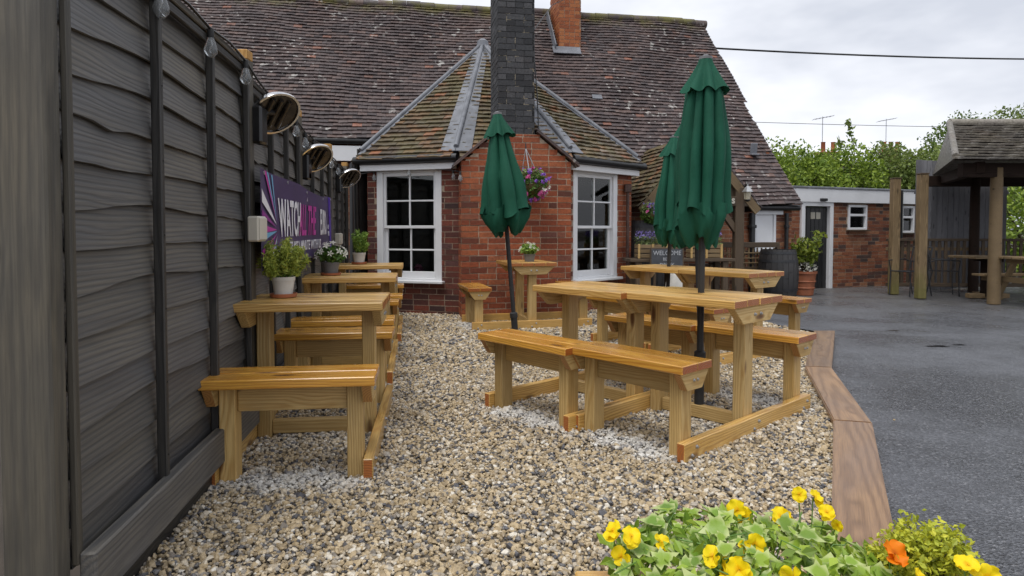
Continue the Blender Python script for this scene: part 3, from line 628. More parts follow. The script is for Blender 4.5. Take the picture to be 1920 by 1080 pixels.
# roofs -----------------------------------------------------------
tile_me = None
def wob(s, t): return .028 * math.sin(s * .9 + .6) * math.sin(t * .8) + .012 * math.sin(s * 2.3 + t * 1.7) + .008 * math.sin(s * 4.1 - t * 2.9)
def tiles(name, parent, ro, o, ex, ed, en, t0, t1, lim, mat, gauge=.1, width=.165, indiv=0, wobble=wob, thick=.018, lift=.028):
    V = []; objs = []; row = 0; t = t0; allt = []
    while t < t1 - .001:
        sL, sR = lim(t + gauge * .5)
        if sR - sL > .03:
            k0 = math.floor(sL / width); off = width / 2 if row % 2 else 0.
            for k in range(k0 - 1, int(sR / width) + 2):
                a = max(k * width + off + .0015, sL); b = min((k + 1) * width + off - .0015, sR)
                if b - a < .025: continue
                j = random.uniform(-.006, .006); dt = random.uniform(-.008, .008); u0, u1 = t - .035, t + gauge + dt; cam_ = random.uniform(.002, .008)
                h = [wobble(q, t) + .0 for q in (a, b)]; lf = lift + random.uniform(-.004, .006)
                pts = [(a, u0, h[0]), (b, u0, h[1]), (b, u1, h[1] + lf + j), ((a + b) / 2, u1, (h[0] + h[1]) / 2 + lf + cam_), (a, u1, h[0] + lf - j)]
                pts += [(p[0], p[1], p[2] - thick) for p in pts]
                allt.append([o + ex * p[0] + ed * p[1] + en * p[2] - ro for p in pts])
        t += gauge; row += 1
    FA = [(0, 1, 2), (0, 2, 3), (0, 3, 4), (2, 7, 8), (2, 8, 3), (3, 8, 9), (3, 9, 4), (0, 4, 9), (0, 9, 5), (1, 6, 7), (1, 7, 2)]
    pick = []
    if indiv: pick = allt[-indiv:]; allt = allt[:-indiv] if indiv < len(allt) else []
    for q in pick:
        c = sum(q, Vector()) / 10; ob('tile', mkmesh('tile', [p - c for p in q], FA, fix=False), mat, parent, c)
    if allt:
        A = np.array([[tuple(p) for p in q] for q in allt]); F = np.array(FA)[None] + (np.arange(len(A)) * 10)[:, None, None]
        kind(merged(name, A.reshape(-1, 3), F.reshape(-1, 3), mat, parent), 'stuff')
# main roof deck + tiles
def deck(name, pts, parent, ro, mat='darktimber', th=.05, n=None):
    pts = [Vector(p) - ro for p in pts]; nn = (pts[1] - pts[0]).cross(pts[2] - pts[0]).normalized(); nn = nn if nn.z > 0 else -nn
    k = len(pts); V = pts + [p - nn * th for p in pts]
    return ob(name, mkmesh(name, V, [tuple(range(k)), tuple(range(2 * k - 1, k - 1, -1))] + [(i, (i + 1) % k, k + (i + 1) % k, k + i) for i in range(k)]), mat, parent)
SL, SX = -9.5, 1.15
rf = deck('roof', [rp(SL, 0, -.09), rp(4.5, 0, -.09), rp(4.55, TR_, -.09), rp(SX, TR_, -.09), rp(SX, TL_, -.09), rp(SL, TL_, -.09)], hs, HO)
def lim_main(t): return (SL if t < TL_ else SX, (4.52 + .035 * t) if t < 2.85 else 4.46 + .03 * t)
tiles('roof_tiles', rf, HO, RP, EX, ED, EN, .05, TR_, lim_main, 'tile')
deck('back_slope', [RP + EX * SL, RP + EX * 4.5, RP + EX * 4.5 - DH * 3.2 + Vector((0, 0, -3.8)), RP + EX * SL - DH * 3.2 + Vector((0, 0, -3.8))], hs, HO, 'tile')
s = SL; rid = MB().tube([(0, 0, 0), (.15, 0, 0), (.295, 0, 0)], .095, 12, False).mesh('ridge_tile', 60)
while s < 4.5:
    p = RP + EX * (s + .0) + Vector((0, 0, -.02 + wob(s, .3))) - HO; ob('ridge_tile', rid, 'tile', rf, p, (0, random.uniform(-.02, .02), math.atan2(EX.y, EX.x))); s += .3
# left gutter, fascia
def hpipe(name, pts, r, mat, parent, ro, n=10): return MB().tube([Vector(p) - ro for p in pts], r, n).build(name, mat, parent, 50)
ga, gb_ = rp(-7, TL_ + .03, -.06), rp(-1.95, TL_ + .03, -.06)
hpipe('gutter', [ga, gb_], .062, 'black', hs, HO)
fa, fb = rp(-7, TL_ - .02), rp(-1.9, TL_ - .02); fa.z = fb.z = 2.44; bar('fascia', fa - HO, fb - HO, .03, .26, 'white', hs)
ga, gb_ = rp(2.95, TR_ + .03, -.06), rp(4.62, TR_ + .03, -.06); hpipe('gutter', [ga, gb_], .055, 'black', hs, HO); bar('fascia', rp(3.0, TR_ - .03, -.13) - HO, rp(4.5, TR_ - .03, -.13) - HO, .025, .08, 'white', hs)
# bay roof
AP = Vector((-.47, 10.5, 4.08)); ZE = 2.08
cen = Vector((-.3, 10.3))
E2 = [p + (p - cen).normalized() * .17 for p in P]; E2 = [Vector((p.x, p.y, ZE)) for p in E2]
br_ = deck('bay_roof', [AP + Vector((0, 0, -.08)), E2[1] + Vector((0, 0, -.06)), E2[2] + Vector((0, 0, -.06))], hs, HO)
for i, (a, b) in enumerate(zip(E2, E2[1:])):
    ex = (b - a).normalized(); am = a + ex * (AP - a).dot(ex); ed_ = (am - AP); T = ed_.length; ed_.normalize(); en = ex.cross(ed_); en = en if en.z > 0 else -en
    sa, sb = (a - am).dot(ex), (b - am).dot(ex)
    if i != 1: deck('roof_deck', [AP + Vector((0, 0, -.08)), a + Vector((0, 0, -.06)), b + Vector((0, 0, -.06))], br_, HO)
    def lim(t, sa=sa, sb=sb, T=T): return (sa * t / T + .04, sb * t / T - .04)
    tiles('bay_tiles', br_, HO, AP, ex, ed_, en, .25, T + .02, lim, 'tile_bay', indiv=(0, 150, 0, 146, 0)[i], wobble=lambda s, t: .006 * math.sin(3 * s + 2 * t))
    for q, wd, sg in ((a, (0, .07, .20, .20, .07)[i], 1), (b, (0, .20, .20, .07, .05)[i], -1)):      # lead flashings along both hips of this slope
        if wd == 0: continue
        hp = q - AP; st = AP + hp * .02; en_ = AP + hp * .985; off = en * .026
        inn = (ex * sg - hp.normalized() * (ex * sg).dot(hp.normalized())).normalized() * wd
        V = [st + off, en_ + off, en_ + inn + off - hp.normalized() * .03, st + inn * .55 + hp * .06 + off]
        V = [v - HO for v in V] + [v - HO - en * .012 for v in V]
        ob('lead_flashing', mkmesh('lead_flashing', V, [(0, 1, 2, 3), (4, 5, 6, 7), (0, 1, 5, 4), (1, 2, 6, 5), (2, 3, 7, 6), (3, 0, 4, 7)]), 'lead', br_)
for i in (1, 2, 3, 4): hpipe('hip_roll', [AP + Vector((0, 0, .03)), E2[i] + (AP - E2[i]) * .03 + Vector((0, 0, .05))], .032, 'lead', br_, HO)
MB().lathe([(.10, -.02), (.09, .06), (.03, .1)], 10).build('finial', 'lead', br_, 40, AP - HO)
for a, b in ((1, 2), (3, 4)):
    p, q = E2[a], E2[b]; d = (q - p).normalized()
    hpipe('gutter', [p - d * .03 + Vector((0, 0, -.04)), q + d * .03 + Vector((0, 0, -.04))], .055, 'black', hs, HO)
    w0, w1 = P[a] + (P[a] - cen).normalized() * .11, P[b] + (P[b] - cen).normalized() * .11
    bar('fascia', Vector((w0.x, w0.y, 1.965)) - HO, Vector((w1.x, w1.y, 1.965)) - HO, .03, .125, 'white', hs)
# chimney breast shoulders: creasing tiles
bl3 = lambda s, z, y=0.: Vector((*(BL + E_ * s + Bn * y), z))
for a, b in (((-.09, 1.90), (SH0 - .01, 2.36)), ((1.50, 1.93), (SH1 + .01, 2.36))):
    A, B = Vector(a), Vector(b); n = 7
    for layer in range(2):
        for k in range(n):
            p = A.lerp(B, (k + (.5 if layer else .35)) / n); d = (B - A).normalized(); ang = math.atan2(d.y, d.x)
            c = bl3(p.x, p.y + .012 + layer * .022, .15); o = lumber('creasing_tile', ((B - A).length / n * 1.06, .42, .018), 'tile', hs, c - HO, (0, 0, 0), .003)
            o.rotation_euler = (Matrix.Rotation(math.atan2(E_.y, E_.x), 3, 'Z') @ Matrix.Rotation(-ang, 3, 'Y')).to_euler()
# black chimney
def stack(name, c, rz, sx, sy, z0, z1, bm, mm):
    m = MB().box((0, 0, (z0 + z1) / 2), (sx, sy, z1 - z0)).build(name, mm, hs, loc=Vector((c[0], c[1], 0)) - HO, rot=(0, 0, rz)); B = []; z = z0; row = 0
    while z < z1 - .03:
        for axis, Ln, hw in ((0, sx, sy / 2), (1, sy, sx / 2)):
            s = -Ln / 2 - (.1125 if row % 2 else 0)
            while s < Ln / 2:
                ln = .215 if (row + axis) % 3 else .102; a, b = max(s, -Ln / 2), min(s + ln, Ln / 2)
                if b - a > .03:
                    for sg in (-1, 1):
                        if sg == 1 and axis == 0: continue
                        pr_ = .006 + random.uniform(-.002, .002); y0, y1 = sorted((sg * (hw - .03), sg * (hw + pr_)))
                        B.append((a, b, y0, y1, z, z + .066) if axis == 0 else (y0, y1, a, b, z, z + .066))
                s += ln + .009
        z += .075; row += 1
    boxes_mesh('brickwork', B, bm, m); return m
cc = BL + E_ * ((SH0 + SH1) / 2) + Bn * .33
stack('chimney', cc, math.atan2(E_.y, E_.x), SH1 - SH0 - .02, .62, 2.335, 5.4, 'brick_black', 'mortar_dark')
hpipe('cable', [bl3(1.0, 2.2, .02), bl3(1.03, 2.9, .3), bl3(1.06, 3.4, .6), bl3(1.1, 3.9, .9), Vector((.75, 12.2, 5.3)), Vector((1.05, 13.2, 5.75)), Vector((1.8, 13.6, 6.6))], .008, 'rope', hs, HO)
# orange chimney on main slope
oc = rp(.98, 1.45); och = stack('chimney', (oc.x + .02, oc.y + .42), math.atan2(EX.y, EX.x), .46, .80, 4.3, 7.4, 'brick_orange', 'mortar')
f0 = rp(.98 - .30, 1.43, .03) - HO; lumber('lead_flashing', (.60, .02, .22), 'lead', hs, rp(.985, 1.47, .08) - HO, (R(-38), 0, math.atan2(EX.y, EX.x)), .003)
bar('lead_flashing', rp(.735, 1.45, .10) - HO, rp(.735, .25, .12) - HO, .02, .2, 'lead', hs)
# roof vents
lumber('roof_vent', (.2, .12, .05), 'lead', hs, rp(1.35, 2.95, .05) - HO, (R(50), 0, .17)); MB().box((0, 0, .1), (.14, .03, .22), .01).box((0, -.05, .0), (.15, .12, .03), .01).build('roof_vent', 'lead', hs, loc=rp(4.15, TR_ - 1.25, .03) - HO, rot=(R(8), 0, .17))
# downpipes
def pipe(pts, r, mat): 
    o = hpipe('downpipe', pts, r, mat, hs, HO); return o
pipe([(-2.10, 8.78, 2.0), (-2.12, 8.82, 1.85), (-2.10, 8.84, -.05)], .04, 'black'); pipe([rp(-2.35, TL_, -.1), Vector((-2.4, 10.6, 2.35)), Vector((-2.28, 9.3, 2.05)), Vector((-2.27, 9.2, -.05))], .045, 'black')
dr = (P[4] - P[3]).normalized(); q = P[3] + dr * 1.27 + Vector((dr.y, -dr.x)) * .06
pipe([(q.x, q.y, 1.72), (q.x, q.y, -.05)], .024, 'rust'); MB().box((0, 0, 0), (.1, .09, .12), .01).build('hopper', 'rust', hs, loc=Vector((q.x, q.y, 1.72)) - HO)
for s_, r_ in ((3.72, .055), (4.4, .035)):
    a = rp(s_, TR_ - .22); a = Vector((a.x, a.y, 0)) + DH * .08
    pipe([a + Vector((0, 0, 1.42)) , a + Vector((0, 0, 1.25)), a + Vector((0, 0, -.2))], r_, 'black')
    MB().lathe([(r_ * 1.4, 0), (r_ * 1.5, .03), (r_ * 1.4, .06)], 12).build('pipe_collar', 'black', hs, 40, a + Vector((0, 0, 1.15)) - HO)
# shuttered window on the low wall
a = rp(1.2, TR_ - .22); MB().box(((SW[0] + SW[1]) / 2, .01, (SW[2] + SW[3]) / 2), (SW[1] - SW[0] - .05, .03, SW[3] - SW[2] - .02), .004).box((SW[0] + .0, 0, (SW[2] + SW[3]) / 2), (.05, .06, SW[3] - SW[2]), .004).box((SW[1] - .02, 0, (SW[2] + SW[3]) / 2), (.05, .06, SW[3] - SW[2]), .004).box(((SW[0] + SW[1]) / 2 + .05, -.015, SW[3] + .01), (.56, .08, .09), .005).box(((SW[0] + SW[1]) / 2, -.02, SW[2]), (.46, .1, .04), .005).build('shuttered_window', 'white', hs, loc=Vector((a.x, a.y, 0)) - HO, rot=(0, 0, math.atan2(EX.y, EX.x)))
# porch: gabled tiled roof on timber posts
pc = Vector((2.88, 10.0, 0)); PX = EX; PB = -DH; ph, zr, ze, ln = .98, 2.60, 1.50, 2.3
pch = deck('porch_roof', [pc + Vector((0, 0, zr - .06)), pc + PB * ln + Vector((0, 0, zr - .06)), pc + PB * ln - PX * ph + Vector((0, 0, ze - .06)), pc - PX * ph + Vector((0, 0, ze - .06))], hs, HO)
deck('roof_deck', [pc + Vector((0, 0, zr - .06)), pc + PB * ln + Vector((0, 0, zr - .06)), pc + PB * ln + PX * ph + Vector((0, 0, ze - .06)), pc + PX * ph + Vector((0, 0, ze - .06))], pch, HO)
for sg in (-1, 1):
    ed_ = (PX * sg * ph + Vector((0, 0, ze - zr))); T = ed_.length; ed_.normalize(); ex = PB if sg < 0 else PB; en = ex.cross(ed_); en = en if en.z > 0 else -en
    tiles('porch_tiles', pch, HO, pc + Vector((0, 0, zr)), ex, ed_, en, .03, T + .02, lambda t: (-.06, ln), 'tile_bay' if sg < 0 else 'tile', wobble=lambda s, t: .004 * math.sin(5 * s + t))
    bar('bargeboard', pc - HO + Vector((0, 0, zr - .1)) - PB * .05, pc - HO + PX * sg * (ph - .02) + Vector((0, 0, ze - .1)) - PB * .05, .035, .13, 'postwood', pch)
    bar('post', pc - HO + PX * sg * .66 + Vector((0, 0, -.1)), pc - HO + PX * sg * .66 + Vector((0, 0, 1.78)), .14, .14, 'oldwood', pch, .008)
    bar('brace', pc - HO + PX * sg * .66 + Vector((0, 0, 1.05)), pc - HO + PX * sg * .30 + Vector((0, 0, 1.52)), .07, .09, 'oldwood', pch)
bar('tie_beam', pc - HO - PX * .85 + Vector((0, 0, 1.56)), pc - HO + PX * .85 + Vector((0, 0, 1.56)), .12, .15, 'oldwood', pch, .008)
deck('gable', [pc + PB * .05 - PX * .8 + Vector((0, 0, 1.6)), pc + PB * .05 + PX * .8 + Vector((0, 0, 1.6)), pc + PB * .05 + Vector((0, 0, 2.45))], pch, HO, 'oldwood', .03)
bar('wall_plate', pc - HO - PX * .93 + Vector((0, 0, 1.46)), pc - HO - PX * .93 + PB * 1.5 + Vector((0, 0, 1.46)), .1, .1, 'oldwood', pch)
text('lettering', 's', .16, 'cream', pch, Matrix.Translation(pc - HO + PX * .50 - PB * .075 + Vector((0, 0, 1.53))) @ Matrix.Rotation(math.atan2(EX.y, EX.x), 4, 'Z') @ Matrix.Rotation(math.pi / 2, 4, 'X'), bold=.004)

# ------------------------------------------------------------------ picnic modules (bench - table - bench on end runners)
HT, HB, TK, LH = .75, .479, .042, .37
_b = MB(); _b.lathe([(.010, 0), (.010, .003), (.0065, .0055), (.0065, .010), (.003, .011)], 8); bolt_me = _b.mesh('bolt', 30); bolt_me.materials.append(M['steel'])
def trap(name, top, bot, h, th):
    k = (name, top)
    if k not in _cache:
        bm = bmesh.new(); me = MB().prism([(-top / 2, 0), (top / 2, 0), (bot / 2, -h), (-bot / 2, -h)], th).mesh(name); bm.from_mesh(me); bmesh.ops.bevel(bm, geom=list(bm.edges), offset=.003, segments=1, affect='EDGES'); bm.to_mesh(me); bm.free(); me.materials.append(M['pine_leg']); _cache[k] = me
    return _cache[k]
def module(key, label, seat='pine_seat', top='pine'):
    x, y, a = MODS[key]; t = thing('picnic_table', label, 'picnic table', (x, y, 0), a, 'honey pine picnic tables on the gravel'); rr = random.uniform; up = (0, -math.pi / 2, 0)
    w = .548 / 4
    for k in range(4): lumber('tabletop_board', (2 * LH, w - .003, TK), top, t, (rr(-.002, .002), -.274 + w * (k + .5), HT - TK / 2 + rr(-.001, .001)), (rr(-.002, .002), 0, 0), .004)
    for s in (-1, 1):
        b = ob('table_bearer', trap('table_bearer', .50, .30, .092, .045), 'pine_leg', t, (s * .335, 0, HT - TK - .001), (0, 0, s * math.pi / 2))
        for bx in (-.03, .035): ob('bolt', bolt_me, 'steel', b, (bx, -.022, -.045), (math.pi / 2, 0, 0))
        lumber('table_leg', (HT - TK - .004, .095, .07), 'pine_leg', t, (s * .275, 0, (HT - TK) / 2 - .002), up)
        rn = lumber('runner', (1.41, .045, .095), 'pine', t, (s * .335, 0, .05), (0, 0, math.pi / 2))
        for bx in (-.64, -.60, -.02, .03, .60, .65): ob('bolt', bolt_me, 'steel', rn, (bx, -s * .0225, .015 if bx in (-.60, .03, .65) else -.02), (s * math.pi / 2, 0, 0))
        # bench on this side
        v = s * .618
        for k in (-1, 1): lumber('seat_board', (2 * LH, .132, TK), seat, t, (rr(-.002, .002), v + k * .067, HB - TK / 2 + rr(-.001, .001)), (rr(-.003, .003), 0, 0), .004)
        for q in (-1, 1):
            b = ob('seat_bearer', trap('seat_bearer', .25, .13, .088, .045), 'pine_leg', t, (q * .335, v, HB - TK - .001), (0, 0, q * math.pi / 2))
            for bx in (-.012, .02): ob('bolt', bolt_me, 'steel', b, (bx, -.022, -.04), (math.pi / 2, 0, 0), (.8, .8, .8))
            lumber('seat_leg', (HB - TK - .004, .092, .07), 'pine_leg', t, (q * .275, v, (HB - TK) / 2 - .002), up)
        lumber('apron', (.478, .032, .125), 'pine_leg', t, (0, v, HB - TK - .064))
    lumber('stretcher', (.478, .045, .075), 'pine_leg', t, (0, 0, .055))
    return t
module('L1', 'pine bench table nearest the camera against the dark fence, carrying a bushy herb')
module('L2', 'middle of the three pine bench tables along the dark fence')
module('L3', 'farthest pine bench table along the dark fence, beside the left sash window')
module('R1', 'pine bench table pierced by the nearest green parasol, its end runner facing the camera')
module('R2', 'pine bench table butted to the far left end of the nearest parasol table')
module('K1', 'pine bench table in the second row, its bench end next to the car park')
module('K2', 'pine bench table in the second row in front of the chalkboard')
module('W', 'pine bench table set end on against the brick chimney breast')

# ------------------------------------------------------------------ parasols (closed)
def parasol(label, base, top, zc, zv, rb, seed, tall, ex=.8, fa=.42):
    bx, by, bz = base; t = thing('closed_parasol', label, 'parasol', base, 0, 'closed green parasols'); g = random.Random(seed)
    d = Vector(top) - Vector(base); q = d.to_track_quat('Z', 'Y').to_euler(); L = d.length
    MB().tube([(0, 0, 0), (0, 0, L - .05)], .019, 12).build('pole', 'blackmat', t, 50, rot=q)
    MB().lathe([(.028, 0), (.028, .36), (.034, .36), (.034, .40), (.02, .41)], 12).build('base_tube', 'blackmat', t, 40, rot=q)
    ph = [g.uniform(0, 6.3) for _ in range(6)]; n = 96
    def folds(amp, k=8):
        def fn(th, z, j):
            tw = (L - z) * .9
            f = abs(math.sin(k / 2 * th + ph[0] + .6 * math.sin(th + ph[1]) + .25 * tw)); f = f ** .42
            return 1 + amp * (f - .72) + .10 * math.sin(2 * th + ph[2] + z * 2) + .07 * math.sin(3 * th + ph[3] - z * 3) + .018 * math.sin(11 * th + ph[4] + 9 * z) + .012 * math.sin(17 * th + 14 * z)
        return fn
    prof = []
    for i in range(23):
        u = i / 22; z = zc + (L - .10 - zc) * u
        prof.append((rb * (1 - u) ** ex + .045 * u + .012 * math.sin(u * 9 + ph[1]) * (1 - u), z))
    fn = folds(fa)
    m = MB(); m.lathe(prof, n, fn=fn, cap=False)
    m2 = [(v.x, v.y, v.z + (.028 * math.sin(3 * math.atan2(v.y, v.x) + ph[5]) + .014 * math.sin(5 * math.atan2(v.y, v.x) + ph[2])) * max(0, 1 - (v.z - zc) / .25)) for v in m.V]
    ob('canopy', mkmesh('canopy', m2, m.F, 70, False), 'canvas', t, rot=q)
    cr_ = MB().lathe([(rb * .97, zc + .05), (rb * .95, zc - .02), (rb * .80, zc - .09), (rb * .62, zc - .15), (rb * .4, zc - .13), (rb * .25, zc + .02)], n, fn=lambda th, z, j: 1 + .34 * math.sin(6 * th + ph[2] + j * .5) * (j / 5) + .14 * math.sin(9 * th + ph[3] + j) + .1 * math.sin(3 * th + ph[1]), cap=False)
    m3 = [(v.x, v.y, v.z + .035 * math.sin(4 * math.atan2(v.y, v.x) + ph[4]) + .02 * math.sin(9 * math.atan2(v.y, v.x))) for v in cr_.V]
    ob('gathered_hem', mkmesh('gathered_hem', m3, cr_.F, 70, False), 'canvas', t, rot=q)
    cap = MB().lathe([(.036, L - .015), (.045, L - .05), (.078, zv + .09), (.108, zv + .025), (.122, zv), (.11, zv + .004), (.07, zv + .03)], n, fn=lambda th, z, j: 1 + (.16 * math.sin(8 * th + ph[0]) + .08 * math.sin(3 * th + ph[2])) * min(1, j / 3), cap=False)
    m4 = [(v.x, v.y, v.z + .014 * math.sin(8 * math.atan2(v.y, v.x) + ph[0] + 1.6) * (1 if v.z < zv + .06 else 0)) for v in cap.V]
    ob('vent_cap', mkmesh('vent_cap', m4, cap.F, 70, False), 'canvas', t, rot=q)
    MB().lathe([(.039, L - .022), (.038, L - .006), (.02, L), (.012, L + .006)], 16).build('finial', 'potgrey', t, 40, rot=q)
    return t
parasol('tall closed green parasol standing through the nearest pine table', (1.105, 3.80, 0), (1.125, 3.80, 2.13), 1.21, 1.92, .130, 3, 2.13, .50, .62)
parasol('closed green parasol half hidden just behind the nearest one', (1.50, 5.10, 0), (1.41, 5.10, 2.07), 1.16, 1.87, .15, 9, 2.07, .55, .6)
parasol('closed green parasol standing through the table in front of the chalkboard', (1.555, 6.527, 0), (1.62, 6.5, 2.06), 1.13, 1.86, .15, 14, 2.06, .55, .6)
parasol('closed green parasol leaning left in front of the brick chimney breast', (.046, 5.6, 0), (-.128, 5.6, 2.13), 1.26, 1.93, .20, 21, 2.13, .8, .55)

# ------------------------------------------------------------------ things on the fence
def lamp(label, y, z, dish, s=1.0):
    x = fx(y) + .045; t = thing('heat_lamp', label, 'heat lamp', (x, y, z), 0, 'patio heat lamps along the fence'); D = Vector(dish) - Vector((x, y, z))
    MB().box((.03, 0, 0), (.06, .09, .20), .012).box((.035, 0, -.07), (.05, .07, .06), .01).build('bracket', 'black', t)
    MB().tube([(.03, 0, .03), D * .6 + Vector((0, 0, .03)), D], .016, 8).build('arm', 'black', t, 40)
    q = Vector((.55, -.42, -.72)).to_track_quat('Z', 'Y').to_euler(); r = .142
    MB().lathe([(.02, -.05), (.08, -.05), (.125, -.028), (r, .0), (r, .012), (r - .012, .012), (r - .014, .0), (.11, -.018), (.02, -.03)], 32).build('dish', 'chrome', t, 40, D, q)
    MB().lathe([(.001, -.012), (.07, -.01), (.126, -.004), (.126, .0), (.001, -.006)], 28).build('reflector', 'amber', t, 40, D, q)
    for k in (-.05, 0, .05):
        e_ = MB().tube([(k, -.09, .004), (k, .09, .004)], .014, 8).build('heater_tube', 'amber', t, 50, D, q)
    return t
lamp('round patio heat lamp nearest the camera above the purple banner', 3.50, 1.68, (-1.315, 3.62, 1.768))
lamp('round patio heat lamp over the middle of the purple banner', 5.06, 1.61, (-1.545, 5.12, 1.685))
lamp('round patio heat lamp farthest along the fence near the downpipes', 7.36, 1.64, (-1.86, 7.42, 1.71))
def sbox(label, y, z, s):
    t = thing('socket_box', label, 'socket box', (fx(y) + .05, y, z)); MB().box((.03, 0, 0), (.06, s, s * 1.15), .008).build('cover', 'cream', t); MB().box((.062, 0, .0), (.006, s * .86, s * .98), .002).build('lid', 'cream', t)
sbox('cream weatherproof socket box beside the near end of the banner', 3.40, 1.125, .115); sbox('small cream socket box beyond the far end of the banner', 7.2, 1.02, .11)
# banner
ba = thing('banner', 'purple printed vinyl banner with white and magenta lettering tied to the fence', 'banner', (fx(3.42) + .075, 3.42, .90))
bd = Vector((fx(6.46) - fx(3.42), 3.04, 0)); BLn = bd.length; ba.rotation_euler = (0, 0, math.atan2(bd.y, bd.x))
def bz(u): return .012 * math.sin(u * 2.2) + .006 * math.sin(u * 5.3)
def btop(u): return .55 - .035 * math.sin(math.pi * min(1, max(0, (u - 1.2) / 1.6))) - .012 * u / 3
V = []; F = []; N = 40
for k in range(N + 1):
    u = BLn * k / N
    for j in range(7): V.append((u, -.02 + bz(u) + (.02 * math.sin(u * 3) * (j - 3) / 6), btop(u) * j / 6 + .01 * (1 - j / 6) * math.sin(u * 2)))
    if k:
        for j in range(6): b = 7 * k + j; F.append((b - 7, b, b + 1, b - 6))
ob('sheet', mkmesh('sheet', V, F, 60, False), 'banner', ba)
def bpiece(name, poly, mat, lift=.004):
    V = [(u, -.02 + bz(u) + (.02 * math.sin(u * 3) * (z / .55 * 6 - 3) / 6) - lift, z) for u, z in poly]; return ob(name, mkmesh(name, V, [tuple(range(len(V)))], fix=False), mat, ba)
def ray(name, u0, z0, u1, z1, u2, z2, mat, l): bpiece(name, [(u0, z0), (u1, z1), (u2, z2)], mat, l)
for (u0, z0, u1, z1, mat) in [(.02, .44, .02, .37, 'b_white'), (.12, .545, .20, .545, 'b_pink'), (.22, .545, .27, .545, 'b_cyan'), (.36, .54, .40, .54, 'b_cyan'), (.02, .25, .02, .20, 'b_pink'), (.02, .20, .02, .155, 'b_cyan'), (.02, .11, .02, .075, 'b_pink'), (.08, .01, .14, .01, 'b_pink'), (.2, .01, .26, .01, 'b_white'), (.28, .01, .32, .01, 'b_cyan'), (.02, .33, .02, .29, 'b_purple')]:
    ray('print_ray', u0, z0, u1, z1, .46, .22 + (z0 - .25) * .15, mat, .004)
V = []
bpiece('print_panel', [(2.45, .01), (2.72, .01), (2.72, btop(2.72) - .01), (2.6, btop(2.6) - .01)], 'b_purple', .0035) if False else None
bpiece('print_panel', [(2.86, .012), (2.98, .012), (2.98, btop(2.98) - .006), (2.86, btop(2.86) - .006)], 'b_violet', .004)
def btext(s_, u, z, size, xs, mat, bold=.0):
    o = text('lettering', s_, size, mat, ba, Matrix.Identity(4), xs, .0005, bold=bold)
    for v in o.data.vertices:
        uu, zz = u + v.co.x, z + v.co.y; v.co = (uu, -.02 + bz(uu) + (.02 * math.sin(uu * 3) * (zz / .55 * 6 - 3) / 6) - .006 - v.co.z, zz)
    o.data.update()
btext('WATCH', .52, .185, .325, .60, 'b_white', .007); btext('ALL THE', 1.21, .185, .315, .555, 'b_pink', .006); btext('EURO', 2.08, .185, .30, .66, 'b_white', .006)
btext('NEVER MISS A MINUTE WITH US', .62, .07, .105, .98, 'b_white', .001)
btext('ALL', 2.72, .23, .06, .9, 'b_white'); btext('YOU', 2.72, .165, .06, .85, 'b_white')
ray('print_mark', 1.50, .435, 1.53, .47, 1.52, .435, 'b_white', .004)
for u in (.05, .75, 1.5, 2.25, 2.95):
    for z in (btop(u) - .025, .03): MB().lathe([(.011, 0), (.011, .004), (.006, .004)], 10).build('eyelet', 'steel', ba, 40, (u, -.03 + bz(u) , z), (math.pi / 2, 0, 0))
# festoon lights
fl = thing('festoon_lights', 'string of clear glass festoon bulbs hung along the fence top', 'string lights', (-1.2, 1.7, 1.9)); fo = Vector((-1.2, 1.7, 1.9))
BY = [2.27, 2.78, 3.30, 3.80, 4.32, 4.72, 5.12, 5.55, 6.2, 6.8, 7.4, 7.95, 8.4]
def ft(y): return (1.985 if y < 3.44 else 1.925 if y < 4.98 else 1.895 if y < 6.88 else 1.88)
pts = []
for i, y in enumerate(BY):
    pts.append(Vector((fx(y) + .06, y, ft(y) - .012)))
    if i < len(BY) - 1: ym = (y + BY[i + 1]) / 2; pts.append(Vector((fx(ym) + .06, ym, min(ft(y), ft(BY[i + 1])) + .006)))
pts += [Vector((-2.15, 8.6, 1.83)), Vector((-1.85, 8.72, 1.90)), Vector((-1.35, 8.52, 1.94)), Vector((-.75, 8.32, 1.88)), Vector((-.64, 8.05, 1.84))]
MB().tube([p - fo for p in pts], .006, 6).build('cable', 'rope', fl, 60)
cap_me = MB().lathe([(.013, 0), (.014, -.035), (.012, -.04)], 10).mesh('cap', 40); glass_me = MB().lathe([(.012, -.038), (.018, -.055), (.027, -.085), (.026, -.10), (.014, -.118), (.003, -.122)], 14).mesh('bulb', 60); fil_me = MB().tube([(0, 0, -.045), (.005, 0, -.07), (-.005, 0, -.09), (0, 0, -.1)], .0015, 5).mesh('filament')
for p in [q for i, q in enumerate(pts) if i < 25 and i % 2 == 0] + pts[25:]:
    c = ob('lamp_cap', cap_me, 'blackmat', fl, p - fo); ob('bulb', glass_me, 'bulb', c); ob('filament', fil_me, 'steel', c)

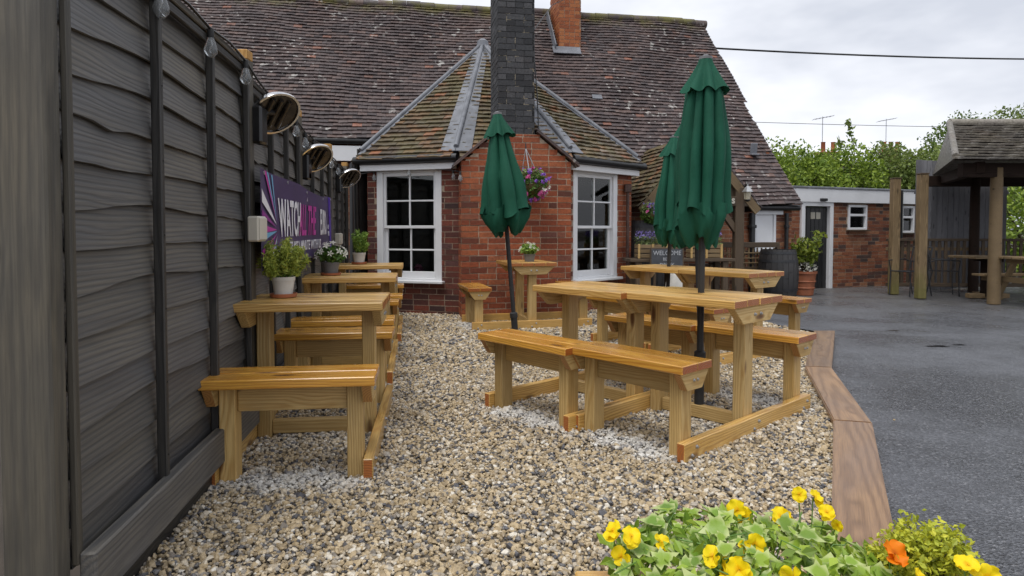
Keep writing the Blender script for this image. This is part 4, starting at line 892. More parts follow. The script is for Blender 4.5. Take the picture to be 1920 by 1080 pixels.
# ------------------------------------------------------------------ pots on tables
def pot(name, label, cat, loc, r, h, potmat, saucer=True):
    t = thing(name, label, cat, loc)
    z = 0.
    if saucer: MB().lathe([(r * .9, 0), (r * 1.12, .003), (r * 1.18, .022), (r * 1.1, .022), (r * 1.02, .008)], 24).build('saucer', 'terracotta', t, 40); z = .008
    MB().lathe([(r * .74, z), (r * .76, z), (r * .95, z + h * .8), (r * 1.0, z + h * .8), (r * 1.03, z + h), (r * .95, z + h), (r * .92, z + h * .85)], 24).build('pot', potmat, t, 40)
    MB().lathe([(.001, z + h * .86), (r * .93, z + h * .86), (r * .93, z + h * .8)], 20).build('soil', 'soil', t); return t, z + h
def herb(t, z0, H_, rad, n, mat, seed, size=.006, el=3.2):
    g = np.random.default_rng(seed); P_ = []; m = MB()
    for i in range(26):
        th = g.uniform(0, 6.3); rr = rad * math.sqrt(g.uniform(0, 1)); tip = Vector((rr * math.cos(th), rr * math.sin(th), z0 + H_ * g.uniform(.6, 1) * (1.05 - .35 * (rr / rad) ** 2))); b = Vector((tip.x * .3, tip.y * .3, z0 - .02)); mid = b.lerp(tip, .5) + Vector((tip.x * .15, tip.y * .15, 0))
        m.tube([b, mid, tip], [.0022, .0016, .0006], 4, False)
        for k in range(n // 26):
            u = g.uniform(.22, 1); p = b.lerp(mid, u * 2) if u < .5 else mid.lerp(tip, u * 2 - 1); P_.append(np.array(p) + g.normal(0, .009, 3))
    m.build('stem', 'calyx', t, fix=False); leaf_cloud('leaves', P_, size, mat, t, el, 1.0, g)
def on_mod(k, u, v):
    x, y, a = MODS[k]; return (x + u * math.cos(a) - v * math.sin(a), y + u * math.sin(a) + v * math.cos(a), HT + .001)
t, z = pot('potted_herb', 'bushy olive green herb in a pale pot on the nearest fence table', 'potted plant', on_mod('L1', -.19, .05), .062, .105, 'potwhite'); herb(t, z, .20, .13, 5600, 'herb', 1, .0045, 3.4)
t, z = pot('potted_flowers', 'white star flowers in a grey pot on the middle fence table', 'potted plant', on_mod('L2', -.16, .0), .07, .10, 'potgrey')
def stars(t, z, rad, H_, n, seed, leafmat='leafdark', s=.03):
    g = np.random.default_rng(seed); leaf_cloud('leaves', ball(420, (0, 0, z + H_ * .35), (rad * .9, rad * .9, H_ * .45), g, .2), .013, leafmat, t, 1.9, .5, g)
    for i in range(n):
        v = g.normal(size=3); v[2] = abs(v[2]) * .8; v /= np.linalg.norm(v); p = Vector((v[0] * rad, v[1] * rad, z + H_ * (.25 + .75 * v[2]))); q = Vector((v[0], v[1] - .4, v[2] + .2)).to_track_quat('Z', 'Y').to_euler()
        if 'star' not in _cache:
            V = []; F = []
            for k in range(5):
                a = 2 * math.pi * k / 5; b = len(V); V += [(0, 0, 0), (math.cos(a - .36) * .6, math.sin(a - .36) * .6, .18), (math.cos(a), math.sin(a), .05), (math.cos(a + .36) * .6, math.sin(a + .36) * .6, .18)]; F += [(b, b + 1, b + 2), (b, b + 2, b + 3)]
            _cache['star'] = mkmesh('flower', V, F, fix=False)
        sc = s * g.uniform(.8, 1.2); ob('flower', _cache['star'], 'pet_white', t, p, q, (sc, sc, sc))
stars(t, z, .13, .16, 24, 5)
t, z = pot('potted_heather', 'upright light green plant in a pale pot on the farthest fence table', 'potted plant', on_mod('L3', -.10, .02), .07, .115, 'potwhite'); herb(t, z, .24, .11, 4600, 'herb_green', 3, .0048, 3.4)
t, z = pot('potted_flowers', 'small white flowers in a dark pot on the table by the chimney breast', 'potted plant', on_mod('W', .1, .02), .07, .09, 'potgrey', False); stars(t, z, .12, .15, 16, 8, 'herb_green', .022)

# ------------------------------------------------------------------ hanging basket
def hbasket(label, loc, hook, r, petals, seed):
    t = thing('hanging_basket', label, 'hanging basket', loc); g = np.random.default_rng(seed); hk = Vector(hook) - Vector(loc)
    MB().lathe([(.02, -r * .75), (r * .55, -r * .6), (r * .85, -r * .25), (r * .9, 0), (r * .8, 0)], 20).build('basket', 'basket', t, 40)
    for k in range(3):
        a = k * 2.09 + .5; MB().tube([(r * .85 * math.cos(a), r * .85 * math.sin(a), 0), hk], .005, 5).build('chain', 'steel', t)
    MB().tube([hk, hk + Vector((0, .0, .06)), hk + Vector((0, .14, .08))], .008, 6).build('hook', 'black', t)
    leaf_cloud('leaves', ball(900, (0, 0, -r * .1), (r * 1.1, r * 1.0, r * .95), g, .4), .02, 'leafdark', t, 1.4, .3, g); leaf_cloud('pale_leaves', ball(260, (0, 0, .05), (r * 1.1, r, r * .8), g, .8), .018, 'lavgreen', t, 1.3, .3, g)
    for mat, n, c in petals:
        pp = []
        for _ in range(n):
            v = g.normal(size=3) * .75 + np.array(c); v[1] = -abs(v[1]) if g.random() < .75 else v[1]; v /= np.linalg.norm(v); ctr = v * np.array((r * 1.2, r * 1.1, r * 1.05)); pp += [ctr + g.normal(0, .011, 3) for _ in range(9)]
        leaf_cloud('flowers', pp, .019, mat, t, 1.0, .1, g, nrm=np.array([0, -.8, .3]))
    return t
hbasket('hanging basket of pink and purple petunias on the chimney breast', (.235, 8.02, 1.68), (.17, 8.02, 2.12), .19, [('pet_pink', 10, (.7, -.5, -.7)), ('pet_purple', 14, (-.6, -.5, -.8)), ('pet_purple', 9, (.7, -.4, .9)), ('pet_pink', 5, (-.3, -.4, .9)), ('pet_white', 6, (.4, -.4, .2))], 4)
hbasket('hanging basket of lilac flowers in shadow under the porch eaves', (2.06, 9.55, 1.36), (2.06, 9.7, 1.5), .15, [('pet_lav', 16, (.3, -.5, .6)), ('pet_pink', 4, (-.7, -.4, .5))], 6)

# ------------------------------------------------------------------ by the porch
def barrel(label, loc, r, h):
    t = thing('barrel', label, 'barrel', loc); n = 22; prof = lambda u: r * (.84 + .16 * math.sin(math.pi * u))
    for k in range(n):                          # staves
        a0, a1 = 2 * math.pi * (k + .03) / n, 2 * math.pi * (k + .97) / n; V = []; F = []; S = 7
        for i in range(S + 1):
            u = i / S; rr = prof(u)
            V += [(rr * math.cos(a0), rr * math.sin(a0), u * h), (rr * math.cos(a1), rr * math.sin(a1), u * h), ((rr - .025) * math.cos(a0), (rr - .025) * math.sin(a0), u * h), ((rr - .025) * math.cos(a1), (rr - .025) * math.sin(a1), u * h)]
            if i: b = 4 * i; F += [(b - 4, b - 3, b + 1, b), (b - 4, b, b + 2, b - 2), (b - 3, b - 1, b + 3, b + 1)]
        ob('stave', mkmesh('stave', V, F, 40), 'barrel', t)
    for u in (.06, .22, .78, .94): MB().lathe([(prof(u - .025) + .004, (u - .025) * h), (prof(u + .025) + .004, (u + .025) * h)], 32, cap=False).build('hoop', 'hoop', t, 60)
    MB().lathe([(.001, h * .97), (prof(.97) - .02, h * .97), (prof(.97) - .02, h * .94)], 24).build('lid', 'barrel', t)
    return t
barrel('black oak barrel standing by the low wall beside the terracotta pot', (4.50, 10.95, gz(10.95)), .33, .86)
barrel('tall dark barrel in the shade of the porch behind a lavender trough', (2.02, 9.86, 0), .34, 1.26)
pbn = thing('potting_bench', 'rustic brown timber bench under the porch carrying lavender troughs', 'bench', (2.35, 9.15, 0), .10)
for k in range(3): lumber('top_board', (1.5, .13, .04), 'oldwood', pbn, (0, -.14 + .14 * k, .70))
for u in (-.62, -.1, .62):
    for v in (-.14, .14): lumber('leg', (.68, .08, .08), 'oldwood', pbn, (u, v, .34), (0, -math.pi / 2, 0))
for u in (-.36, .3): bar('brace', (u - .22, -.15, .35), (u, -.15, .66), .05, .06, 'oldwood', pbn)
def lav(label, loc, w, seed):
    t = thing('lavender_trough', label, 'planter', loc, .10); g = np.random.default_rng(seed)
    for z in (.035, .10, .165):
        for v in (-.085, .085): lumber('slat', (w, .018, .052), 'postwood', t, (0, v, z))
        for u in (-1, 1): lumber('end_slat', (.15, .018, .052), 'postwood', t, (u * (w / 2 - .01), 0, z), (0, 0, math.pi / 2))
    for u in (-w / 2 + .012, 0, w / 2 - .012): lumber('batten', (.20, .02, .03), 'pine_leg', t, (u, -.098, .10), (0, -math.pi / 2, 0))
    MB().box((0, 0, .16), (w - .03, .15, .02)).build('soil', 'soil', t)
    n = 240; x = g.uniform(-w / 2, w / 2, n); y = g.uniform(-.09, .09, n)
    leaf_cloud('stems', np.stack([x, y, g.uniform(.17, .30, n)], 1), .012, 'lavgreen', t, 4, 1.6, g); leaf_cloud('flower_spikes', np.stack([x, y, g.uniform(.27, .38, n)], 1), .011, 'pet_lav', t, 2.0, 1.0, g)
lav('slatted timber trough of lavender at the left end of the porch bench', (1.95, 9.10, .722), .42, 1); lav('slatted timber trough of lavender right of the chalkboard', (2.72, 9.18, .722), .46, 2)
cb = thing('chalkboard', 'grey chalkboard with chalked welcome writing leaning on the porch bench', 'sign', (2.12, 8.86, .585), .08)
MB().box((0, 0, .14), (.44, .02, .27), .004).build('board', 'chalk', cb); MB().box((0, .006, .283), (.46, .03, .022), .004).box((0, .006, -.003), (.46, .03, .022), .004).box((-.225, .006, .14), (.022, .03, .264), .004).box((.225, .006, .14), (.022, .03, .264), .004).build('frame', 'oldwood', cb)
for s_, z, sz in (('WELCOME', .19, .088), ('BEER', .115, .06), ('DRINK', .03, .075)): text('lettering', s_, sz, 'chalkline', cb, Matrix.Translation((0, -.0125, z)) @ Matrix.Rotation(math.pi / 2, 4, 'X'), .92, .0006, 'CENTER')
for u in (-.16, .16): bar('leg', (u, .02, .0), (u, .06, -.585), .03, .03, 'oldwood', cb)
for lb, lc, r_ in (('white domed stone behind the second row table', (2.14, 8.42, .0), .13),):
    m = MB(); m.lathe([(r_ * .7, 0), (r_, .12), (r_ * 1.02, .32), (r_ * .93, .44), (r_ * .78, .53), (r_ * .55, .59), (r_ * .28, .625), (.01, .635)], 24, fn=lambda th, z, j: 1 + .07 * math.sin(2 * th + z * 7) + .05 * math.sin(5 * th)); tag(m.build('garden_ornament', 'potwhite', None, 60, lc), lb, 'ornament')
gbn = thing('garden_bench', 'brown timber garden bench with lattice back under the white shutter', 'bench', (4.05, 10.95, gz(10.95)), .176)
for u in (-.62, .62):
    lumber('back_post', (.95, .06, .06), 'oldwood', gbn, (u, .22, .475), (0, -math.pi / 2, 0)); lumber('front_leg', (.6, .06, .06), 'oldwood', gbn, (u, -.22, .3), (0, -math.pi / 2, 0)); lumber('arm', (.5, .07, .03), 'oldwood', gbn, (u, 0, .62), (0, 0, math.pi / 2))
for k in range(4): lumber('seat_slat', (1.2, .09, .025), 'oldwood', gbn, (0, -.18 + .11 * k, .42))
lumber('top_rail', (1.3, .05, .09), 'oldwood', gbn, (0, .22, .93)); lumber('bottom_rail', (1.2, .04, .06), 'oldwood', gbn, (0, .22, .52))
for k in range(15): lumber('lattice_upright', (.34, .02, .028), 'postwood', gbn, (-.56 + .08 * k, .225, .71), (0, -math.pi / 2, 0))
for z in (.62, .70, .79): lumber('lattice_rail', (1.16, .018, .022), 'postwood', gbn, (0, .20, z))
wl_ = thing('wall_lantern', 'small black lantern on the right porch post', 'lantern', (3.60, 9.93, 1.58))
MB().lathe([(.045, 0), (.06, .12), (.055, .12), (.04, .005)], 6).build('glass', 'lanternglass', wl_); MB().lathe([(.085, .12), (.05, .17), (.012, .21), (.008, .24)], 6).build('roof', 'steel', wl_); MB().lathe([(.02, -.03), (.05, -.005), (.05, .004)], 6).build('base', 'black', wl_); MB().tube([(0, 0, .2), (0, .05, .27), (0, .1, .2)], .01, 6).build('bracket', 'black', wl_)
# terracotta pot with shrub
tp = thing('potted_shrub', 'leafy yellow green shrub in a basket-ribbed terracotta pot by the black door', 'potted plant', (5.42, 12.0, gz(12.0)))
MB().lathe([(.15, 0), (.16, 0), (.205, .40), (.225, .40), (.225, .44), (.2, .44), (.19, .38)], 28, fn=lambda th, z, j: 1 + .012 * math.sin(28 * th)).build('pot', 'terracotta', tp, 30)
for z in (.12, .24): MB().lathe([(.17 + z * .12, z), (.178 + z * .12, z + .015), (.17 + z * .12, z + .03)], 28, cap=False).build('rib', 'terracotta', tp, 50)
MB().lathe([(.001, .40), (.2, .40)], 20).build('soil', 'soil', tp); g = np.random.default_rng(3)
m = MB(); pts = []
for k in range(16):
    th = g.uniform(0, 6.3); q = Vector((.34 * math.cos(th) * g.uniform(.3, 1), .28 * math.sin(th), g.uniform(.75, 1.12))); 
    if k == 0: q = Vector((-.42, -.1, 1.05))
    m.tube([(0, 0, .4), Vector((q.x * .4, q.y * .4, .62)), q], [.012, .008, .004], 5, False); pts += [np.array(Vector((q.x * .4, q.y * .4, .62)).lerp(q, g.uniform(.1, 1.08))) + g.normal(0, .05, 3) for _ in range(46)]
m.build('branches', 'bark', tp, fix=False); leaf_cloud('leaves', pts, .034, 'shrub', tp, 1.6, .6, g); leaf_cloud('white_flowers', ball(160, (0, -.03, .52), (.22, .2, .1), g, .5), .022, 'pet_white', tp, 1, .3, g)

# ------------------------------------------------------------------ outbuilding
OA, OB = Vector((5.55, 13.3)), Vector((8.66, 14.6)); ob_ = thing('outbuilding', 'flat roofed brick outbuilding with white fascia and black boarded door', 'building', (OA.x, OA.y, 0)); OO = Vector((OA.x, OA.y, 0)); od = (OB - OA); OLn = od.length; oang = math.atan2(od.y, od.x)
def oxx(px):                                    # distance along the wall for a viewing bearing
    k = (px - 960) / 1215.; return (k * OA.y - OA.x) / (od.x / OLn - k * od.y / OLn)
d0, d1, w0, w1 = oxx(1505), oxx(1552), oxx(1588), oxx(1623); zt = 1.98; zfb = 1.70
brick_wall(ob_, OO, OA, OB + od.normalized() * 1.0, -.25, zfb + .02, holes=[(d0 - .07, d1 + .07, -.25, 1.62), (w0, w1, 1.12, 1.66), (OLn + .12, OLn + .54, 1.05, 1.66)], bm='brick_mix')
def oset(m, nm, mat, sm=None): return m.build(nm, mat, ob_, sm, (0, 0, 0), (0, 0, oang))
oset(MB().box((OLn / 2 + .3, -.06, (zfb + zt) / 2), (OLn + 1.0, .05, zt - zfb), .005), 'fascia', 'white'); oset(MB().box((OLn / 2 + .3, .9, zt + .02), (OLn + 1.1, 2.0, .05), .01), 'flat_roof', 'lead')
dr_ = oset(MB().box(((d0 + d1) / 2, .06, .70), (d1 - d0, .05, 1.80), .005), 'door', 'black')
for k in range(6): MB().box((d0 + (d1 - d0) * (k + .5) / 6, .03, .70), ((d1 - d0) / 6 - .012, .02, 1.76), .006).build('door_board', 'black', dr_)
MB().box(((d0 + d1) / 2 - .06, .025, 1.42), (.12, .02, .14)).box(((d0 + d1) / 2 + .09, .025, 1.42), (.12, .02, .14)).build('door_light', 'lanternglass', dr_)
fr_ = MB()
for x in (d0 - .045, d1 + .045): fr_.box((x, -.01, .69), (.10, .1, 1.86), .006)
fr_.box(((d0 + d1) / 2, -.01, 1.66), (d1 - d0 + .19, .1, .09), .006); oset(fr_, 'door_frame', 'white')
def owin(a, b, z0, z1):
    m = MB(); c = (a + b) / 2
    for x in (a + .025, b - .025): m.box((x, .0, (z0 + z1) / 2), (.05, .07, z1 - z0), .004)
    for z in (z0 + .025, (z0 + z1) / 2 + .05, z1 - .025): m.box((c, .0, z), (b - a - .1, .065, .05), .004)
    w = oset(m, 'window', 'white'); MB().box((c, .02, z0 + .15), (b - a - .1, .004, .26)).build('pane', 'glass', w); MB().box((c, .02, z1 - .13), (b - a - .1, .004, .18)).build('pane', 'glass', w); MB().box((c, .19, (z0 + z1) / 2), (b - a, .02, z1 - z0)).build('blind', 'frost', w); MB().box((c, -.05, z0 - .01), (b - a + .06, .1, .03), .004).build('sill', 'oldwood', w)
owin(w0, w1, 1.12, 1.66)
wx = OLn + .12; owin(wx, wx + .42, 1.05, 1.66)
MB().tube([(OLn - .02, -.10, 2.0), (OLn - .02, -.10, -.2)], .05, 10).build('downpipe', 'black', ob_, 50, rot=(0, 0, oang)); oset(MB().box(((d0 + d1) / 2 + .1, -.11, zfb + .05), (.16, .08, .06), .01), 'door_lamp', 'black')

# ------------------------------------------------------------------ right: posts, shelter, boarding, rail, furniture
for lb, x, y, h in (('mossy footed timber post nearest the car park, in front of the shelter boarding', 7.10, 11.24, 2.15), ('timber post beside the outbuilding downpipe', 7.14, 12.1, 2.15)):
    t = thing('timber_post', lb, 'post', (x, y, gz(y))); bar('shaft', (0, 0, 0), (0, 0, h), .14, .14, 'postmoss', t, .01); lumber('cap', (.15, .15, .02), 'oldwood', t, (0, 0, h + .012))
sh = thing('shelter', 'open timber shelter with pale tiled roof and dark beams at right', 'shelter', (7.7, 10.3, 0)); SO = Vector((7.7, 10.3, 0))
for x, y, mt, r_ in ((7.68, 10.3, 'postwood', .085), (8.95, 12.55, 'darktimber', .08), (11.8, 10.3, 'postwood', .085), (12.2, 12.6, 'darktimber', .08)):
    MB().tube([(0, 0, gz(y)), (0, 0, 2.1)], [r_ * 1.1, r_], 14).build('post', mt, sh, 50, Vector((x, y, 0)) - SO)
bar('beam', Vector((7.1, 10.3, 2.06)) - SO, Vector((13, 10.3, 2.06)) - SO, .14, .22, 'darktimber', sh); bar('beam', Vector((7.9, 12.6, 2.06)) - SO, Vector((13, 12.6, 2.06)) - SO, .14, .2, 'darktimber', sh); bar('beam', Vector((7.35, 10.2, 2.1)) - SO, Vector((8.4, 12.7, 2.1)) - SO, .12, .18, 'darktimber', sh)
e0, e1, r0, r1 = Vector((6.85, 10.05, 2.24)), Vector((13.5, 10.05, 2.24)), Vector((7.85, 11.7, 3.02)), Vector((13.5, 11.7, 3.02)); bk0, bk1 = Vector((8.6, 13.3, 2.24)), Vector((13.5, 13.3, 2.24))
srf = deck('roof', [e0, e1, r1, r0], sh, SO); deck('roof_deck', [bk0, bk1, r1, r0], srf, SO, 'tile_shed'); deck('roof_deck', [e0, r0, bk0], srf, SO, 'tile_shed')
ed_ = (e0 - Vector((e0.x, r0.y, r0.z))); T = ed_.length; ed_.normalize(); ex = Vector((1, 0, 0)); en = ex.cross(ed_); en = en if en.z > 0 else -en
tiles('shelter_tiles', srf, SO, Vector((6.85, r0.y, r0.z)), ex, ed_, en, .02, T + .03, lambda t: ((1 - t / T) * 1.0, 6.4), 'tile_shed', gauge=.14, width=.28, wobble=lambda s, t: .006 * math.sin(3 * s + t), lift=.05, thick=.03)
MB().tube([e0 + Vector((0, 0, .02)) - SO, r0 + Vector((0, 0, .03)) - SO], .05, 8).build('hip_roll', 'tile_shed', srf, 50); MB().tube([r0 + Vector((0, 0, .02)) - SO, r1 + Vector((0, 0, .02)) - SO], .07, 8).build('ridge', 'tile_shed', srf, 50)
bfz = thing('boarded_screen', 'tall grey vertical boarded screen behind the shelter', 'screen', (8.35, 13.35, 0)); x = 0.
for k in range(17):
    w = .115; lumber('board', (2.72 - .018 * k + random.uniform(-.03, .03), .022, .108), 'greyboard', bfz, (x, random.uniform(0, .012) + .05 * x, 1.2), (0, -math.pi / 2, 0), .003); x += w
for z in (.5, 1.9): bar('rail', (-.05, .05, z), (x, .05 + .05 * x, z), .04, .08, 'greyboard', bfz)
bl_ = thing('balustrade', 'low brown slatted timber balustrade across the back of the shelter', 'balustrade', (7.35, 12.7, gz(12.7)))
bar('top_rail', (0, 0, 1.02), (5.2, -.3, 1.02), .09, .05, 'oldwood', bl_); bar('mid_rail', (0, .03, .84), (2.2, -.1, .84), .03, .06, 'postwood', bl_); bar('bottom_rail', (0, 0, .14), (5.2, -.3, .14), .06, .07, 'oldwood', bl_)
for k in range(44): lumber('slat', (.92, .02, .062), 'oldwood', bl_, (.06 + .117 * k, -.0068 * k, .56), (0, -math.pi / 2, 0), .003)
def aframe(label, loc, rz):
    t = thing('a_frame_table', label, 'picnic table', loc, rz)
    for k in range(5): lumber('tabletop_board', (1.5, .13, .035), 'postwood', t, (0, -.28 + .14 * k, .74))
    for s in (-1, 1):
        for k in (0, 1): lumber('seat_board', (1.5, .12, .035), 'postwood', t, (0, s * (.62 + .13 * k), .44))
        for u in (-.55, .55): bar('leg', (u, s * .55, 0), (u, s * .18, .72), .09, .045, 'postwood', t)
    for u in (-.58, .58): bar('seat_bearer', (u, -.78, .39), (u, .78, .39), .045, .09, 'postwood', t); bar('top_bearer', (u, -.32, .69), (u, .32, .69), .045, .08, 'postwood', t)
    return t
aframe('weathered timber A-frame picnic table at the right edge under the shelter', (8.45, 10.0, gz(10.)), .1)
st_ = thing('shelter_table', 'brown timber pedestal table between the shelter posts', 'table', (8.35, 11.35, gz(11.35)))
for k in range(4): lumber('tabletop_board', (.95, .17, .04), 'postwood', st_, (0, -.27 + .18 * k, .72))
lumber('pedestal', (.66, .16, .16), 'darktimber', st_, (0, 0, .36), (0, -math.pi / 2, 0)); lumber('foot', (.7, .12, .08), 'postwood', st_, (0, 0, .04)); lumber('foot', (.6, .12, .08), 'postwood', st_, (0, 0, .042), (0, 0, math.pi / 2)); lumber('top_bearer', (.6, .1, .06), 'darktimber', st_, (0, 0, .67), (0, 0, math.pi / 2))
def chair(label, loc, rz):
    t = thing('metal_chair', label, 'chair', loc, rz); r_ = .012
    for s in (-1, 1):
        MB().tube([(s * .22, -.22, 0), (s * .22, -.20, .45), (s * .24, -.22, .64), (s * .24, .15, .66), (s * .22, .22, .62)], r_, 6).build('arm_frame', 'hoop', t, 50); MB().tube([(s * .20, .30, 0), (s * .20, .20, .44), (s * .20, .30, .88)], r_, 6).build('back_leg', 'hoop', t, 50)
    for k in range(9): MB().tube([(-.21, -.2 + .05 * k, .445), (.21, -.2 + .05 * k, .445)], .006, 5).build('seat_rod', 'hoop', t)
    for k in range(7): MB().tube([(-.19 + .063 * k, .21, .48), (-.19 + .063 * k, .29, .86)], .006, 5).build('back_rod', 'hoop', t)
    MB().tube([(-.2, .30, .88), (.2, .30, .88)], r_, 6).build('top_rail', 'hoop', t); MB().tube([(-.21, -.2, .445), (.21, -.2, .445)], r_, 6).build('front_rail', 'hoop', t)
chair('grey metal armchair between the two timber posts', (7.28, 11.85, gz(11.85)), -1.3); chair('grey metal armchair beside the shelter table', (7.95, 11.95, gz(11.95)), 1.2)

# ------------------------------------------------------------------ trees, hedge, far houses, wires
def tree(label, loc, r, h, mat, n, leaf, seed, kindname='tree', base=.25):
    g = np.random.default_rng(seed); t = thing(kindname, label, 'tree' if kindname == 'tree' else 'hedge', loc, 0, None); m = MB(); top = Vector((0, 0, h * .6)); m.tube([(0, 0, 0), (.05, 0, h * .3), top], [.14, .10, .05], 8)
    cl = []
    for k in range(26):
        v = g.normal(size=3); v /= np.linalg.norm(v); c = np.array((v[0] * r[0] * .8, v[1] * r[1] * .8, h * (1 + base) / 2 + v[2] * h * (1 - base) / 2 * .82)); cl.append(c)
        if k < 9: m.tube([Vector((0, 0, h * .3)), Vector(c) * .5 + Vector((0, 0, h * .2)), Vector(c)], [.05, .03, .012], 5)
    m.build('trunk', 'bark', t, fix=False); P_ = []
    for c in cl:
        q = g.normal(size=(n // 26, 3)); q /= np.linalg.norm(q, axis=1)[:, None]; P_.append(c + q * (g.uniform(.35, 1, (n // 26, 1)) ** .5) * np.array(r).mean() * .44 * g.uniform(.7, 1.2))
    P_ = np.concatenate(P_); P_ = P_[P_[:, 2] > .1]; leaf_cloud('crown', P_, leaf, mat, t, 1.5, .4, g); return t
TR = [('bright green rounded tree just right of the pub roof verge', (7.2, 17.2), (1.5, 1.3), 3.3, 'tree_a', 5200), ('dark green tree behind the bright one beside the roof verge', (8.0, 19.6), (1.5, 1.3), 3.75, 'tree_b', 4600), ('light green shrubby tree above the outbuilding door', (8.8, 17.4), (1.3, 1.2), 3.25, 'tree_a', 4600), ('olive green tree above the outbuilding window', (10.4, 18.2), (1.6, 1.3), 3.4, 'tree_c', 5200), ('broad olive tree behind the timber posts', (11.9, 18.0), (1.5, 1.3), 3.5, 'tree_c', 5200), ('dark green tree rising over the left of the shelter roof', (14.6, 20.5), (1.7, 1.5), 4.75, 'tree_b', 4800), ('tall rounded green tree above the shelter ridge at the right edge', (16.5, 20.5), (2.0, 1.6), 5.1, 'tree_c', 5600)]
for i, (l, (x, y), (rx, ry), h, mt, n) in enumerate(TR): tree(l, (x, y, gz(18)), (rx, ry), h, mt, int(n * 2.4), .036, 60 + i)
tree('clipped bright hedge seen under the shelter roof', (12.4, 15.6, gz(15)), (2.2, .7), 2.05, 'tree_a', 6000, .045, 80, 'hedge', .05)
sp = thing('sapling', 'thin leafy shoot standing above the trees against the sky', 'sapling', (10.0, 19.0, gz(18))); m = MB().tube([(0, 0, 0), (.05, 0, 2.6), (-.02, 0, 3.7), (-.22, 0, 4.45)], [.03, .02, .012, .005], 6).tube([(.03, 0, 3.0), (-.35, 0, 3.5), (-.5, 0, 3.9)], [.012, .008, .004], 5); m.build('stem', 'bark', sp, fix=False)
g = np.random.default_rng(5); leaf_cloud('leaves', np.array([(-.02 - .2 * u + g.normal(0, .05), g.normal(0, .05), 3.7 + .8 * u) for u in g.uniform(0, 1, 60)] + [(-.45 + g.normal(0, .07), g.normal(0, .06), 3.8 + g.normal(0, .07)) for _ in range(30)]), .05, 'tree_c', sp, 1.5, .3, g)
def farhouse(label, x, y, zt, pots):
    t = thing('far_house', label, 'house', (x, y, -.3)); MB().box((0, 2, 1.6), (8, 5, 3.4)).build('wall', 'brick_mix', t)
    MB().prism([(-2.8, 3.2), (2.8, 3.2), (0, 5.0)], 8.2, Matrix.Translation((0, 2, 0)) @ Matrix.Rotation(math.pi / 2, 4, 'Z')).build('roof', 'tile', t); c = MB().box((0, 1.9, zt - .7), (1.0, .6, 1.6), .02).box((0, 1.9, zt + .09), (1.12, .7, .1), .02).build('chimney', 'brick_mix', t)
    for u in pots: MB().lathe([(.14, 0), (.12, .1), (.11, .5), (.13, .56), (.10, .56)], 12).build('chimney_pot', 'brick_orange', c, 40, (u, 1.9, zt + .14))
    a = MB().tube([(-.3, 1.9, zt), (-.3, 1.9, zt + 2.1)], .022, 6).tube([(-.8, 1.9, zt + 1.95), (.3, 1.9, zt + 2.15)], .018, 5)
    for k in range(6): a.tube([(-.75 + .19 * k, 1.6, zt + 1.95 + .035 * k), (-.75 + .19 * k, 2.2, zt + 1.95 + .035 * k)], .012, 4)
    a.build('aerial', 'steel', c)
farhouse('distant house showing two chimney pots above the bright trees', 17.4, 34, 5.55, (-.25, .3)); farhouse('distant house showing chimney pots above the olive trees', 23.2, 38, 6.1, (-.4, .0, .4))
def wire(label, a, b, sag, r_):
    a, b = Vector(a), Vector(b); pts = [a.lerp(b, k / 24) - Vector((0, 0, sag * 4 * (k / 24) * (1 - k / 24))) for k in range(25)]; tag(MB().tube([p - a for p in pts], r_, 6).build('overhead_wire', 'rope', None, 60, a), label, 'wire')
wire('thick black overhead cable running right from the roof verge', (4.75, 15.6, 5.45), (30, 22, 7.3), .35, .022); wire('thin overhead wire high behind the far aerials', (3.0, 30, 6.4), (40, 32, 6.2), .3, .012)

# ------------------------------------------------------------------ foreground trough
tr = thing('wooden_trough', 'timber trough planter at the bottom right, overflowing with ivy and pansies', 'planter', (.50, 1.13, -.032))
for z in (.075, .215, .355):
    for v in (-.16, .16): lumber('side_board', (.70, .024, .136), 'postwood', tr, (0, v, z + .005))
    for u in (-.35, .35): lumber('end_board', (.29, .024, .136), 'postwood', tr, (u + (.014 if u < 0 else -.014), 0, z + .005), (0, 0, math.pi / 2))
lumber('rim', (.74, .05, .022), 'pine', tr, (0, .165, .436)); lumber('rim', (.74, .05, .022), 'pine', tr, (0, -.165, .436)); lumber('rim', (.28, .05, .022), 'pine', tr, (-.345, 0, .436), (0, 0, math.pi / 2)); lumber('rim', (.28, .05, .022), 'pine', tr, (.345, 0, .436), (0, 0, math.pi / 2))
MB().box((0, 0, .40), (.66, .29, .03)).build('soil', 'soil', tr)
def leafmesh(seed):
    g = random.Random(seed); lob = [(0, -.018), (.010, -.021), (.026, -.016), (.021, -.004), (.030, .010), (.015, .012), (.010, .024), (0, .040), (-.010, .025), (-.015, .012), (-.031, .009), (-.020, -.004), (-.025, -.017), (-.010, -.020)]
    bm = bmesh.new(); c = bm.verts.new((0, 0, 0)); c2 = bm.verts.new((0, .018, -.001)); vs = [bm.verts.new((x * g.uniform(.85, 1.15), y * g.uniform(.9, 1.1), abs(x) * .30 - .10 * max(0, y) + g.uniform(-.003, .003))) for x, y in lob]
    for i in range(14):
        a, b = vs[i], vs[(i + 1) % 14]; k = c2 if 5 <= i <= 8 else c; bm.faces.new((k, a, b))
    bm.faces.new((c, vs[5], c2)); bm.faces.new((c, c2, vs[9])); bm.normal_update()
    me = bpy.data.meshes.new('leaf'); bm.to_mesh(me); bm.free(); me.shade_smooth(); me.materials.append(M['ivy']); return me
iv = thing('ivy', 'variegated ivy with pale edged leaves filling the trough', 'plant', (.45, 1.2, .42)); lm_ = [leafmesh(i) for i in range(5)]; g = random.Random(11)
